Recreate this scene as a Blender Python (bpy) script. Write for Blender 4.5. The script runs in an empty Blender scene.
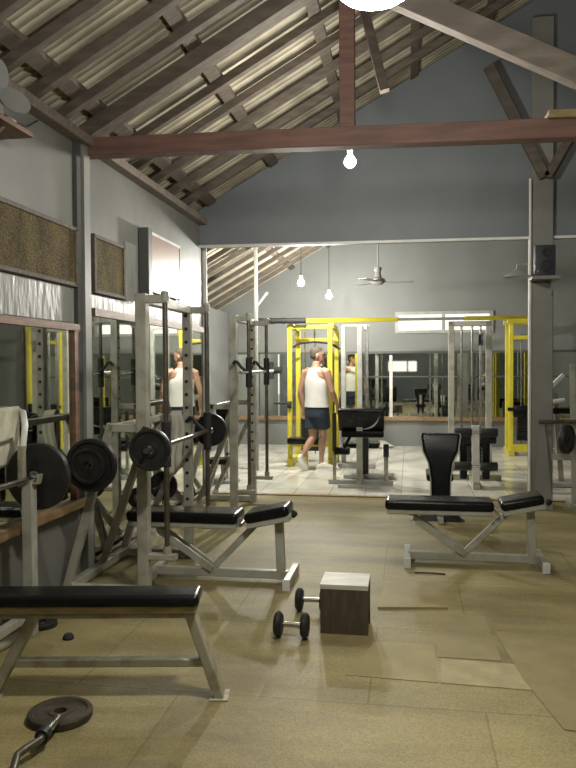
import bpy, bmesh, math, random
from mathutils import Vector, Matrix
random.seed(7)
V = Vector
SC = bpy.context.scene
COL = SC.collection
PI = math.pi

# ------------------------------------------------------------------ materials
def mat(name, col, rough=0.6, metal=0.0, var=0.15, scale=6.0, bump=0.0, bscale=40.0, col2=None, lo=0.4, hi=0.65, stretch=None, coat=0.0, spec=0.5):
    m = bpy.data.materials.new(name); m.use_nodes = True
    nt = m.node_tree; n = nt.nodes; l = nt.links
    b = n['Principled BSDF']
    b.inputs['Roughness'].default_value = rough
    b.inputs['Metallic'].default_value = metal
    b.inputs['Coat Weight'].default_value = coat
    b.inputs['Specular IOR Level'].default_value = spec
    tc = n.new('ShaderNodeTexCoord'); src = tc.outputs['Object']
    if stretch:
        mp = n.new('ShaderNodeMapping'); mp.inputs['Scale'].default_value = stretch
        l.new(src, mp.inputs['Vector']); src = mp.outputs['Vector']
    nz = n.new('ShaderNodeTexNoise'); nz.inputs['Scale'].default_value = scale; nz.inputs['Detail'].default_value = 6
    l.new(src, nz.inputs['Vector'])
    rp = n.new('ShaderNodeValToRGB')
    c2 = col2 if col2 else tuple(c * (1 - var) for c in col)
    rp.color_ramp.elements[0].position = lo; rp.color_ramp.elements[0].color = (*c2, 1)
    rp.color_ramp.elements[1].position = hi; rp.color_ramp.elements[1].color = (*col, 1)
    l.new(nz.outputs['Fac'], rp.inputs['Fac']); l.new(rp.outputs['Color'], b.inputs['Base Color'])
    if bump > 0:
        n2 = n.new('ShaderNodeTexNoise'); n2.inputs['Scale'].default_value = bscale; n2.inputs['Detail'].default_value = 4
        l.new(src, n2.inputs['Vector'])
        bp = n.new('ShaderNodeBump'); bp.inputs['Strength'].default_value = bump; bp.inputs['Distance'].default_value = 0.01
        l.new(n2.outputs['Fac'], bp.inputs['Height']); l.new(bp.outputs['Normal'], b.inputs['Normal'])
    return m

def emis(name, col, s):
    m = bpy.data.materials.new(name); m.use_nodes = True
    b = m.node_tree.nodes['Principled BSDF']
    b.inputs['Base Color'].default_value = (*col, 1)
    b.inputs['Emission Color'].default_value = (*col, 1)
    b.inputs['Emission Strength'].default_value = s
    return m

M = {}
M['paint'] = mat('wall_paint', (.18, .18, .165), .5, 0, .14, 2.2, .25, 9, spec=.35)
M['gable'] = mat('gable_paint', (.18, .20, .215), .6, 0, .12, 1.6, .1, 12)
M['backwall'] = mat('back_wall_paint', (.21, .218, .212), .6, 0, .12, 1.4, .1, 12)
M['film'] = mat('clear_film', (.29, .29, .275), .4, 0, .25, 3.5, .9, 7, stretch=(1, 2.5, .8), spec=.35)
M['column'] = mat('column_paint', (.23, .23, .21), .55, 0, .15, 3)
M['pilaster'] = mat('pilaster_paint', (.27, .273, .25), .5, 0, .15, 3)
M['floor'] = None
M['mirror'] = mat('mirror_glass', (.74, .77, .71), .025, 1.0, .03, 1.2)
M['woodtrim'] = mat('brown_trim', (.23, .125, .075), .5, 0, .35, 8, .2, 60, stretch=(4, .5, 4))
M['sillwood'] = mat('worn_sill_wood', (.36, .23, .11), .5, 0, .4, 8, .2, 60, stretch=(4, .5, 4))
M['beam'] = mat('red_brown_beam', (.20, .105, .085), .6, 0, .3, 5, .25, 40, stretch=(.6, 5, 5))
M['rafter'] = mat('dark_rafter_wood', (.135, .11, .088), .7, 0, .35, 6, .3, 40, stretch=(.8, 5, 3))
M['diag'] = mat('grey_strut_wood', (.24, .20, .17), .6, 0, .3, 5, .25, 40, stretch=(.8, 5, 3))
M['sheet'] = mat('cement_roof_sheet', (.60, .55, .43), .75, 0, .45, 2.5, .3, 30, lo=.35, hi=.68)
M['steel'] = mat('cream_enamel_steel', (.38, .38, .325), .34, .0, .22, 9, .08, 30, col2=(.26, .25, .195), lo=.3, hi=.55)
M['steelw'] = mat('white_enamel_steel', (.70, .70, .66), .3, .0, .18, 9)
M['greysteel'] = mat('grey_enamel_steel', (.40, .41, .38), .4, .1, .2, 9)
M['rust'] = mat('rusty_frame_steel', (.33, .315, .23), .5, .1, .5, 12, .1, 60, col2=(.20, .15, .085), lo=.30, hi=.5)
M['chrome'] = mat('worn_chrome', (.62, .62, .58), .25, 1.0, .3, 14)
M['darkrod'] = mat('oiled_guide_rod', (.20, .18, .15), .35, .8, .3, 14)
M['iron'] = mat('black_cast_iron', (.022, .022, .021), .5, .2, .4, 18, .25, 60)
M['brownplate'] = mat('rusty_brown_plate', (.05, .037, .02), .75, 0, .5, 14, .3, 50, col2=(.028, .023, .014))
M['black'] = mat('black_vinyl', (.007, .0075, .008), .26, 0, .3, 8, .06, 30, spec=.25)
M['rubber'] = mat('black_rubber', (.018, .018, .018), .7, 0, .3, 10)
M['board'] = mat('plywood_edge', (.34, .25, .12), .6, 0, .35, 8, stretch=(1, 5, 5))
M['boxside'] = mat('dark_stained_wood', (.075, .052, .034), .6, 0, .35, 8, .2, 50, stretch=(5, 5, .7))
M['boxtop'] = mat('worn_pale_wood', (.50, .48, .42), .5, 0, .35, 5, .2, 50, stretch=(.8, 6, 6))
M['yellow'] = mat('yellow_enamel', (.66, .57, .05), .35, 0, .12, 6)
M['bulb'] = emis('lit_bulb', (1.0, .965, .87), 1450)
M['bigbulb'] = emis('lit_dome', (1.0, .965, .87), 330)
M['rearfill'] = emis('rear_fill_dome', (1.0, .965, .87), 150)
M['backbulb'] = emis('lit_back_bulb', (1.0, .97, .88), 3500)
M['white'] = mat('white_plastic', (.72, .72, .70), .4)
M['trimwhite'] = mat('white_trim', (.72, .72, .68), .5, 0, .15, 6)
M['skin'] = mat('skin', (.40, .23, .15), .5, 0, .12, 20, .05, 80)
M['hair'] = mat('cropped_hair', (.10, .07, .055), .8, 0, .3, 60, .3, 150)
M['vest'] = mat('white_cotton', (.66, .65, .61), .85, 0, .07, 10, .25, 25)
M['shorts'] = mat('navy_fabric', (.022, .034, .055), .8, 0, .25, 10, .25, 25)
M['shoe'] = mat('cream_shoe', (.72, .69, .58), .6, 0, .1, 15)
M['towel'] = mat('cream_terry_cloth', (.66, .64, .50), .95, 0, .22, 7, .5, 90)
M['cloth'] = mat('pale_rag', (.66, .64, .55), .95, 0, .15, 9, .4, 60)
M['speaker'] = mat('speaker_case', (.03, .033, .045), .45)
M['fan'] = mat('grey_fan_plastic', (.22, .22, .21), .4)
M['concrete'] = mat('outside_concrete', (.4, .4, .38), .9)
M['picture'] = None

def special():
    # carpet floor with faint mat joints and stains
    m = bpy.data.materials.new('tan_rubber_floor'); m.use_nodes = True
    nt = m.node_tree; n = nt.nodes; l = nt.links; b = n['Principled BSDF']
    tc = n.new('ShaderNodeTexCoord')
    n1 = n.new('ShaderNodeTexNoise'); n1.inputs['Scale'].default_value = 1.1; n1.inputs['Detail'].default_value = 7; n1.inputs['Roughness'].default_value = .6
    mp = n.new('ShaderNodeMapping'); mp.inputs['Scale'].default_value = (.8, 1.9, 1)
    l.new(tc.outputs['Object'], mp.inputs['Vector']); l.new(mp.outputs['Vector'], n1.inputs['Vector'])
    r1 = n.new('ShaderNodeValToRGB')
    e = r1.color_ramp.elements; e[0].position = .36; e[0].color = (.165, .136, .055, 1); e[1].position = .62; e[1].color = (.325, .277, .122, 1)
    l.new(n1.outputs['Fac'], r1.inputs['Fac'])
    n2 = n.new('ShaderNodeTexNoise'); n2.inputs['Scale'].default_value = 120; n2.inputs['Detail'].default_value = 2
    l.new(tc.outputs['Object'], n2.inputs['Vector'])
    r2 = n.new('ShaderNodeValToRGB'); e = r2.color_ramp.elements; e[0].position = .3; e[0].color = (.7, .7, .7, 1); e[1].position = .7; e[1].color = (1.1, 1.1, 1.1, 1)
    l.new(n2.outputs['Fac'], r2.inputs['Fac'])
    mx = n.new('ShaderNodeMix'); mx.data_type = 'RGBA'; mx.blend_type = 'MULTIPLY'; mx.inputs[0].default_value = 1
    l.new(r1.outputs['Color'], mx.inputs[6]); l.new(r2.outputs['Color'], mx.inputs[7])
    br = n.new('ShaderNodeTexBrick'); br.offset = .37; br.inputs['Scale'].default_value = 1
    br.inputs['Brick Width'].default_value = 1.32; br.inputs['Row Height'].default_value = .93; br.inputs['Mortar Size'].default_value = .006; br.inputs['Mortar Smooth'].default_value = .5
    br.inputs['Color1'].default_value = (1, 1, 1, 1); br.inputs['Color2'].default_value = (.88, .86, .84, 1); br.inputs['Mortar'].default_value = (.58, .55, .5, 1)
    m3 = n.new('ShaderNodeMapping'); m3.inputs['Location'].default_value = (-.22, .1, 0)
    l.new(tc.outputs['Object'], m3.inputs['Vector'])
    l.new(m3.outputs['Vector'], br.inputs['Vector'])
    mx2 = n.new('ShaderNodeMix'); mx2.data_type = 'RGBA'; mx2.blend_type = 'MULTIPLY'; mx2.inputs[0].default_value = .8
    l.new(mx.outputs[2], mx2.inputs[6]); l.new(br.outputs['Color'], mx2.inputs[7])
    l.new(mx2.outputs[2], b.inputs['Base Color']); b.inputs['Roughness'].default_value = .62
    bp = n.new('ShaderNodeBump'); bp.inputs['Strength'].default_value = .3; bp.inputs['Distance'].default_value = .004
    l.new(n2.outputs['Fac'], bp.inputs['Height']); l.new(bp.outputs['Normal'], b.inputs['Normal'])
    M['floor'] = m
    # glossy white tile
    m = bpy.data.materials.new('white_floor_tile'); m.use_nodes = True
    nt = m.node_tree; n = nt.nodes; l = nt.links; b = n['Principled BSDF']
    tc = n.new('ShaderNodeTexCoord')
    br = n.new('ShaderNodeTexBrick'); br.offset = 0; br.inputs['Scale'].default_value = 1
    br.inputs['Brick Width'].default_value = .4; br.inputs['Row Height'].default_value = .4; br.inputs['Mortar Size'].default_value = .005
    br.inputs['Color1'].default_value = (.78, .77, .70, 1); br.inputs['Color2'].default_value = (.74, .73, .66, 1); br.inputs['Mortar'].default_value = (.42, .40, .33, 1)
    l.new(tc.outputs['Object'], br.inputs['Vector'])
    nz = n.new('ShaderNodeTexNoise'); nz.inputs['Scale'].default_value = 3; l.new(tc.outputs['Object'], nz.inputs['Vector'])
    rp = n.new('ShaderNodeValToRGB'); e = rp.color_ramp.elements; e[0].position = .35; e[0].color = (.8, .78, .74, 1); e[1].position = .6; e[1].color = (1, 1, 1, 1)
    l.new(nz.outputs['Fac'], rp.inputs['Fac'])
    mx = n.new('ShaderNodeMix'); mx.data_type = 'RGBA'; mx.blend_type = 'MULTIPLY'; mx.inputs[0].default_value = 1
    l.new(br.outputs['Color'], mx.inputs[6]); l.new(rp.outputs['Color'], mx.inputs[7]); l.new(mx.outputs[2], b.inputs['Base Color'])
    b.inputs['Roughness'].default_value = .18
    M['tile'] = m
    # corrugation shading painted into the roof sheet colour as dark bands
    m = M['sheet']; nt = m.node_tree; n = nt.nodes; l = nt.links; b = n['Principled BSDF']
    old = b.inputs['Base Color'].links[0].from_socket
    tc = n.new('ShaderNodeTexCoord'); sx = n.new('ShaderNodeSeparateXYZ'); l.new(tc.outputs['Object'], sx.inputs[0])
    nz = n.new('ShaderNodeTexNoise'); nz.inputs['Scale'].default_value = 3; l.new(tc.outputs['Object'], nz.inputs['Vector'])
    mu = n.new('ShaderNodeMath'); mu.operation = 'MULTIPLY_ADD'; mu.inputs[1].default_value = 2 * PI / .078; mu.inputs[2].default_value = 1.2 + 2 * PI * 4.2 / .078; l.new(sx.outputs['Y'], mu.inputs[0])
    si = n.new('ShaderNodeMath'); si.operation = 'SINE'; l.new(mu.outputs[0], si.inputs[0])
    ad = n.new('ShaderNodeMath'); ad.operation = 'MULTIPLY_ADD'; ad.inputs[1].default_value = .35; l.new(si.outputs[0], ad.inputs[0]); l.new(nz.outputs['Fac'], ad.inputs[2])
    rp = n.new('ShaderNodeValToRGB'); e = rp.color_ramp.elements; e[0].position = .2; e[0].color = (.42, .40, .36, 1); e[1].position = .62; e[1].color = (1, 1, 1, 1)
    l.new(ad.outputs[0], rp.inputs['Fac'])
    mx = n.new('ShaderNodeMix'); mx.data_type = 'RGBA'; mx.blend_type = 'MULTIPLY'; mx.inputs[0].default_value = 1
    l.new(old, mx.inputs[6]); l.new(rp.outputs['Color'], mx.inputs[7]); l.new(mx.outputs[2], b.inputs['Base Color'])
    M['darkstrip'] = mat('dark_grey_strip', (.09, .09, .085), .5)
    # woven reed screen
    m = bpy.data.materials.new('woven_reed'); m.use_nodes = True
    nt = m.node_tree; n = nt.nodes; l = nt.links; b = n['Principled BSDF']
    tc = n.new('ShaderNodeTexCoord'); mp = n.new('ShaderNodeMapping'); mp.inputs['Scale'].default_value = (1, 1, .6)
    l.new(tc.outputs['Object'], mp.inputs['Vector'])
    vo = n.new('ShaderNodeTexVoronoi'); vo.inputs['Scale'].default_value = 150; l.new(mp.outputs['Vector'], vo.inputs['Vector'])
    nz = n.new('ShaderNodeTexNoise'); nz.inputs['Scale'].default_value = 5; l.new(mp.outputs['Vector'], nz.inputs['Vector'])
    ad = n.new('ShaderNodeMath'); ad.operation = 'MULTIPLY'; l.new(vo.outputs['Distance'], ad.inputs[0]); l.new(nz.outputs['Fac'], ad.inputs[1])
    rp = n.new('ShaderNodeValToRGB'); e = rp.color_ramp.elements; e[0].position = .08; e[0].color = (.03, .023, .013, 1); e[1].position = .42; e[1].color = (.17, .13, .055, 1)
    l.new(ad.outputs[0], rp.inputs['Fac']); l.new(rp.outputs['Color'], b.inputs['Base Color']); b.inputs['Roughness'].default_value = .8; b.inputs['Specular IOR Level'].default_value = .15
    bp = n.new('ShaderNodeBump'); bp.inputs['Strength'].default_value = .6; bp.inputs['Distance'].default_value = .01
    l.new(vo.outputs['Distance'], bp.inputs['Height']); l.new(bp.outputs['Normal'], b.inputs['Normal'])
    M['weave'] = m
    # faded framed poster: reddish top, pale foot
    m = bpy.data.materials.new('faded_poster'); m.use_nodes = True
    nt = m.node_tree; n = nt.nodes; l = nt.links; b = n['Principled BSDF']
    tc = n.new('ShaderNodeTexCoord'); sx = n.new('ShaderNodeSeparateXYZ'); l.new(tc.outputs['Generated'], sx.inputs[0])
    nz = n.new('ShaderNodeTexNoise'); nz.inputs['Scale'].default_value = 7; nz.inputs['Detail'].default_value = 5; l.new(tc.outputs['Object'], nz.inputs['Vector'])
    ad = n.new('ShaderNodeMath'); ad.operation = 'ADD'; l.new(sx.outputs['Z'], ad.inputs[0])
    mu = n.new('ShaderNodeMath'); mu.operation = 'MULTIPLY'; mu.inputs[1].default_value = 1.1; l.new(nz.outputs['Fac'], mu.inputs[0]); l.new(mu.outputs[0], ad.inputs[1])
    rp = n.new('ShaderNodeValToRGB'); e = rp.color_ramp.elements; e[0].position = .55; e[0].color = (.50, .49, .45, 1); e[1].position = 1.0; e[1].color = (.34, .21, .16, 1)
    x = rp.color_ramp.elements.new(.80); x.color = (.45, .39, .32, 1)
    l.new(ad.outputs[0], rp.inputs['Fac']); l.new(rp.outputs['Color'], b.inputs['Base Color']); b.inputs['Roughness'].default_value = .35
    M['picture'] = m
    m = bpy.data.materials.new('window_pane_glass'); m.use_nodes = True
    n = m.node_tree.nodes; l = m.node_tree.links; b = n['Principled BSDF']
    b.inputs['Base Color'].default_value = (.95, .97, .95, 1); b.inputs['Roughness'].default_value = .12; b.inputs['Transmission Weight'].default_value = 1; b.inputs['IOR'].default_value = 1.05
    M['glass'] = m
special()

# ------------------------------------------------------------------ mesh helpers (world coordinates)
def NB(): return bmesh.new()

def frame(d, ref=V((0, 0, 1))):
    d = d.normalized()
    if abs(d.dot(ref)) > .98: ref = V((1, 0, 0)) if abs(d.x) < .9 else V((0, 1, 0))
    a = ref.cross(d).normalized(); b = d.cross(a).normalized()
    return a, b

def box(bm, x0, x1, y0, y1, z0, z1):
    vs = [bm.verts.new((x, y, z)) for x in (x0, x1) for y in (y0, y1) for z in (z0, z1)]
    for f in ((0, 1, 3, 2), (4, 6, 7, 5), (0, 4, 5, 1), (2, 3, 7, 6), (0, 2, 6, 4), (1, 5, 7, 3)):
        bm.faces.new([vs[i] for i in f])

def rbox(bm, x0, x1, y0, y1, z0, z1, r=.02, seg=3, mtx=None):
    t = bmesh.new(); box(t, x0, x1, y0, y1, z0, z1)
    bmesh.ops.recalc_face_normals(t, faces=t.faces)
    bmesh.ops.bevel(t, geom=list(t.edges), offset=r, segments=seg, profile=.6, affect='EDGES', clamp_overlap=True)
    if mtx: bmesh.ops.transform(t, matrix=mtx, verts=t.verts)
    me = bpy.data.meshes.new('tmp'); t.to_mesh(me); t.free(); bm.from_mesh(me); bpy.data.meshes.remove(me)

def ringbridge(bm, rings, caps=True):
    for a, b in zip(rings, rings[1:]):
        k = len(a)
        for i in range(k): bm.faces.new((a[i], a[(i + 1) % k], b[(i + 1) % k], b[i]))
    if caps:
        bm.faces.new(list(reversed(rings[0]))); bm.faces.new(rings[-1])

def bar(bm, p0, p1, w, h, ref=V((0, 0, 1)), bev=.004):
    """rectangular tube: h measured along ref, w across"""
    p0 = V(p0); p1 = V(p1); a, b = frame(p1 - p0, ref)
    d = (p1 - p0).normalized(); L = (p1 - p0).length
    bev = min(bev, w * .3, h * .3)
    pr = [(-w/2 + bev, -h/2), (w/2 - bev, -h/2), (w/2, -h/2 + bev), (w/2, h/2 - bev), (w/2 - bev, h/2), (-w/2 + bev, h/2), (-w/2, h/2 - bev), (-w/2, -h/2 + bev)]
    rings = [[bm.verts.new(p + a * x + b * y) for x, y in pr] for p in (p0, p1)]
    ringbridge(bm, rings)

def tube(bm, pts, r, seg=14, caps=True):
    pts = [V(p) for p in pts]
    rs = r if isinstance(r, (list, tuple)) else [r] * len(pts)
    rings = []; pa = None
    for i, p in enumerate(pts):
        d = (pts[min(i + 1, len(pts) - 1)] - pts[max(i - 1, 0)])
        if pa is None: a, b = frame(d)
        else:
            dn = d.normalized(); a = (pa - dn * pa.dot(dn)).normalized(); b = dn.cross(a)
        pa = a
        rings.append([bm.verts.new(p + (a * math.cos(2*PI*k/seg) + b * math.sin(2*PI*k/seg)) * rs[i]) for k in range(seg)])
    ringbridge(bm, rings, caps)

def lathe(bm, prof, org, axis, seg=36):
    """prof: (radius, offset along axis); closed at both ends"""
    org = V(org); ax = V(axis).normalized(); a, b = frame(ax)
    rings = []
    for r, t in prof:
        rings.append([bm.verts.new(org + ax * t + (a * math.cos(2*PI*k/seg) + b * math.sin(2*PI*k/seg)) * max(r, .0004)) for k in range(seg)])
    ringbridge(bm, rings)

def prism(bm, pts, d):
    """pts: polygon in 3-D, d: extrusion vector"""
    a = [bm.verts.new(V(p)) for p in pts]; b = [bm.verts.new(V(p) + V(d)) for p in pts]
    ringbridge(bm, [a, b])

def worigin(o):
    p = V((0, 0, 0))
    while o is not None: p += o.location; o = o.parent
    return p

def obj(name, bm, m, parent=None, loc=None, smooth=True, ang=35):
    """link a bmesh (world coordinates) as ONE object"""
    bmesh.ops.recalc_face_normals(bm, faces=bm.faces)
    org = worigin(parent) if parent else V(loc if loc else (0, 0, 0))
    bmesh.ops.translate(bm, verts=bm.verts, vec=-org)
    me = bpy.data.meshes.new(name); bm.to_mesh(me); bm.free()
    if m: me.materials.append(m)
    if smooth:
        me.polygons.foreach_set('use_smooth', [True] * len(me.polygons))
        try: me.set_sharp_from_angle(angle=math.radians(ang))
        except Exception: pass
    o = bpy.data.objects.new(name, me); COL.objects.link(o)
    if parent: o.parent = parent
    else: o.location = org
    return o

def tag(o, label, cat, group=None, kind=None):
    o['label'] = label; o['category'] = cat
    if group: o['group'] = group
    if kind: o['kind'] = kind
    return o

def thing(name, label, cat, loc=(0, 0, 0), group=None, kind=None):
    o = bpy.data.objects.new(name, None); COL.objects.link(o); o.location = loc
    o.empty_display_size = .1
    return tag(o, label, cat, group, kind)

def dup(src, loc, label, parent=None):
    c = src.copy(); COL.objects.link(c)
    if parent: c.parent = parent
    else:
        c.location = loc; c['label'] = label
    for ch in list(src.children): dup(ch, None, None, c)
    return c

def structure(name, bm, m, label, cat, loc=(0, 0, 0), smooth=False):
    return tag(obj(name, bm, m, None, loc, smooth), label, cat, None, 'structure')

def S(name, m, label, cat, *b):
    bm = NB(); box(bm, *b); return structure(name, bm, m, label, cat, (b[0], b[2], b[4]))

# ------------------------------------------------------------------ the building
WX = -2.25; RIDGE = 1.5; SL = .56; YB = 13.3; YH = 8.1; RX = 4.3
def zr(x): return 3.035 + SL * ((x if x <= RIDGE else 2 * RIDGE - x) - WX)

S('floor', M['floor'], 'tan carpeted gym floor in front of the white tiles', 'floor', WX - .3, RX, -4.2, 8.15, -.12, 0)
S('floor', M['tile'], 'glossy white tiled floor of the back room', 'floor', -3.3, RX, 8.15, YB + .2, -.12, 0)
S('trim_1', M['sillwood'], 'thin wooden strip along the edge of the white tiles', 'trim', WX, RX, 8.08, 8.15, 0, .012)
S('wall_left', M['paint'], 'grey wall carrying the mirrors and reed screens', 'wall', WX - .15, WX, -4.2, 7.9, 0, 3.02)
S('wall_back_left', M['backwall'], 'dim grey side wall of the back room', 'wall', -3.45, -3.3, 8.1, YB + .2, 0, 2.42)
S('wall_header_end', M['gable'], 'grey wall stub beside the white corner pipe', 'wall', -3.3, WX - .15, 7.75, 7.9, 0, 2.42)
S('wall_right', M['backwall'], 'grey side wall of the right aisle', 'wall', RX, RX + .15, -4.2, YB + .2, 0, 3.45)

# back wall with a window opening
w0, w1, v0, v1 = -.23, 1.40, 2.03, 2.36
bm = NB()
box(bm, -3.45, w0, YB, YB + .2, 0, 5.2); box(bm, w1, RX, YB, YB + .2, 0, 5.2)
box(bm, w0, w1, YB, YB + .2, 0, v0); box(bm, w0, w1, YB, YB + .2, v1, 5.2)
structure('wall_back', bm, M['backwall'], 'grey end wall with a long mirror and a bright high window', 'wall', (0, YB, 0))
wf = NB()
for z in (v0, v1): box(wf, w0 - .03, w1 + .03, YB - .03, YB + .06, z - .025, z + .025)
for x in (w0, (w0 + w1) / 2, w1): box(wf, x - .03, x + .03, YB - .032, YB + .055, v0 - .02, v1 + .02)
win = structure('window_1', wf, M['greysteel'], 'long bright strip window high on the back wall', 'window', (.58, YB, v0))
p = NB(); box(p, w0, w1, YB + .08, YB + .086, v0, v1); obj('pane', p, M['glass'], win, smooth=False)

# rear wall (only seen in the far mirror)
bm = NB()
a0, a1, b0, b1 = -.9, .3, 1.15, 1.62
box(bm, WX, a0, -4.2, -4.0, 0, 5.2); box(bm, a1, RX, -4.2, -4.0, 0, 5.2); box(bm, a0, a1, -4.2, -4.0, 0, b0); box(bm, a0, a1, -4.2, -4.0, b1, 5.2)
structure('wall_rear', bm, M['gable'], 'dark wall behind the camera seen in the far mirror', 'wall', (0, -4, 0))
wf = NB()
for z in (b0, b1): box(wf, a0 - .03, a1 + .03, -4.06, -3.97, z - .03, z + .03)
for x in (a0, -.1, a1): box(wf, x - .03, x + .03, -4.055, -3.968, b0 - .02, b1 + .02)
structure('window_2', wf, M['woodtrim'], 'bright window reflected small in the far mirror', 'window', (0, -4, b0))

# gable wall above the wide opening
bm = NB()
prism(bm, [(WX, 7.79, 2.735), (RX, 7.79, 2.70), (RX, 7.79, zr(RX) + .1), (RIDGE, 7.79, zr(RIDGE) + .1), (WX, 7.79, zr(WX) + .1)], (0, .12, 0))
structure('wall_gable', bm, M['gable'], 'blue grey gable wall above the wide opening to the back room', 'wall', (0, 8.1, 2.77))
bm = NB(); prism(bm, [(WX, 7.76, 2.725), (RX, 7.76, 2.69), (RX, 7.76, 2.715), (WX, 7.76, 2.75)], (0, .03, 0))
structure('trim_2', bm, M['trimwhite'], 'pale strip along the lower edge of the gable wall', 'trim', (0, 8.05, 2.75))

# corrugated roof
def sheet(x0, x1, y0, y1, off):
    bm = NB(); per = .078; npts = int((y1 - y0) / per * 6)
    rows = []
    xs = [x0 + (x1 - x0) * i / 3 for i in range(4)]
    for k in range(npts + 1):
        y = y0 + (y1 - y0) * k / npts; dz = .016 * math.sin(2 * PI * y / per)
        rows.append([[bm.verts.new((x, y, zr(x) + off + .01 + dz + t)) for x in xs] for t in (0, .008)])
    for A, B in zip(rows, rows[1:]):
        for i in range(3):
            bm.faces.new((A[0][i], A[0][i+1], B[0][i+1], B[0][i])); bm.faces.new((A[1][i], B[1][i], B[1][i+1], A[1][i+1]))
    return bm
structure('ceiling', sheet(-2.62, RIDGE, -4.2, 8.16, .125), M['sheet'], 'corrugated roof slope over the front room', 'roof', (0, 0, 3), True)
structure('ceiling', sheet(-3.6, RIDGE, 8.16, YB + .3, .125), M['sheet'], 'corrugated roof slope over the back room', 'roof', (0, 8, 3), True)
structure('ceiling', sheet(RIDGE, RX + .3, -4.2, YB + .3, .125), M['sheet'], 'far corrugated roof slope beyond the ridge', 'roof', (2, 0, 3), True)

ORD = ['first', 'second', 'third', 'fourth', 'fifth', 'sixth', 'seventh', 'eighth', 'ninth', 'tenth', 'eleventh', 'twelfth', 'thirteenth', 'fourteenth', 'fifteenth', 'sixteenth']
def rafter(y, x0, x1, label, w=.06, h=.07, m='rafter'):
    bm = NB()
    prism(bm, [(x0, y - w/2, zr(x0)), (x1, y - w/2, zr(x1)), (x1, y - w/2, zr(x1) + h), (x0, y - w/2, zr(x0) + h)], (0, w, 0))
    structure('ceiling_rafter', bm, M[m], label, 'rafter', (x0, y, zr(x0)))
before = [4.55, 4.17, 3.80, 3.43, 3.05, 2.65, 2.25, 1.8]
for i, y in enumerate(before): rafter(y, -2.5, RIDGE, 'dark roof rafter, %s on the near side of the brown tie beam' % ORD[i])
after = [5.42, 5.85, 6.30, 6.75, 7.20]
for i, y in enumerate(after): rafter(y, -2.5, RIDGE, 'dark roof rafter, %s on the far side of the brown tie beam' % ORD[i])
back = [8.1, 8.6, 9.1, 9.6, 10.1, 10.6, 11.1, 11.6, 12.1, 12.6]
for i, y in enumerate(back): rafter(y, -3.4, RIDGE, 'roof rafter over the back room, %s beyond the gable wall' % ORD[i])
for i, y in enumerate([2.65, 3.8, 4.92, 6.3, 7.3]): rafter(y, RIDGE, RX, 'rafter on the far roof slope, %s from the camera' % ORD[i])
bm = NB()
prism(bm, [(-2.25, 4.84, 2.99), (RIDGE, 4.84, zr(RIDGE) - .06), (RIDGE, 4.84, zr(RIDGE) + .07), (-2.25, 4.84, 3.105)], (0, .13, 0))
structure('ceiling_rafter', bm, M['rafter'], 'deep principal rafter rising from the wall end of the tie beam', 'rafter', (-2.25, 4.9, 3))
for i, x in enumerate([-2.1, -1.42, -.68, .05, .75, 1.4]):
    bm = NB(); prism(bm, [(x - .04, -4.2, zr(x - .04) + .07), (x + .04, -4.2, zr(x + .04) + .07), (x + .04, -4.2, zr(x + .04) + .105), (x - .04, -4.2, zr(x - .04) + .105)], (0, YB + 4.3, 0))
    structure('ceiling_purlin', bm, M['rafter'], 'long thin purlin under the roof sheets, %s up from the left wall' % ORD[i], 'purlin', (x, 0, zr(x)))
bm = NB(); bar(bm, (RIDGE, -4.2, zr(RIDGE) + .02), (RIDGE, YB, zr(RIDGE) + .02), .08, .16)
structure('ceiling_ridge', bm, M['rafter'], 'ridge beam along the top of the roof', 'beam', (RIDGE, 0, 5.1))
bm = NB(); bar(bm, (-2.21, -4.2, 3.0), (-2.21, 7.8, 3.0), .10, .065)
structure('trim_3', bm, M['diag'], 'timber wall plate on top of the left wall', 'trim', (-2.2, 0, 2.96))

# truss timbers
bm = NB(); bar(bm, (-2.25, 4.92, 2.972), (RX, 4.92, 2.872), .11, .125)
tag(obj('tie_beam', bm, M['beam'], None, (-2.2, 4.92, 2.97)), 'long red brown timber beam crossing the whole room', 'beam', None, 'structure')
bm = NB(); bar(bm, (-.405, 4.92, 2.985), (-.405, 4.92, 4.03), .10, .09, V((0, 1, 0)))
tag(obj('king_post', bm, M['beam'], None, (-.405, 4.92, 2.98)), 'upright brown post standing on the middle of the tie beam', 'post', None, 'structure')
bm = NB(); bar(bm, (-.35, 4.92, 3.985), (1.62, 4.92, 2.965), .10, .15)
tag(obj('truss_strut', bm, M['diag'], None, (1.6, 4.92, 2.95)), 'pale slanting timber falling from the post top to the beam', 'strut', None, 'structure')
bm = NB(); bar(bm, (-.335, 5.62, 4.10), (-.185, 5.62, 3.49), .07, .085, V((0, 1, 0)))
tag(obj('hanging_strut', bm, M['rafter'], None, (-.2, 5.62, 3.8)), 'short dark strut hanging from the rafters behind the post', 'strut', None, 'structure')
bm = NB(); bar(bm, (.85, 4.92, 3.0), (1.35, 4.92, 2.985), .20, .05)
tag(obj('plank', bm, M['board'], None, (1.1, 4.92, 2.97)), 'yellowish plank lying on top of the brown tie beam', 'plank')

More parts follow.
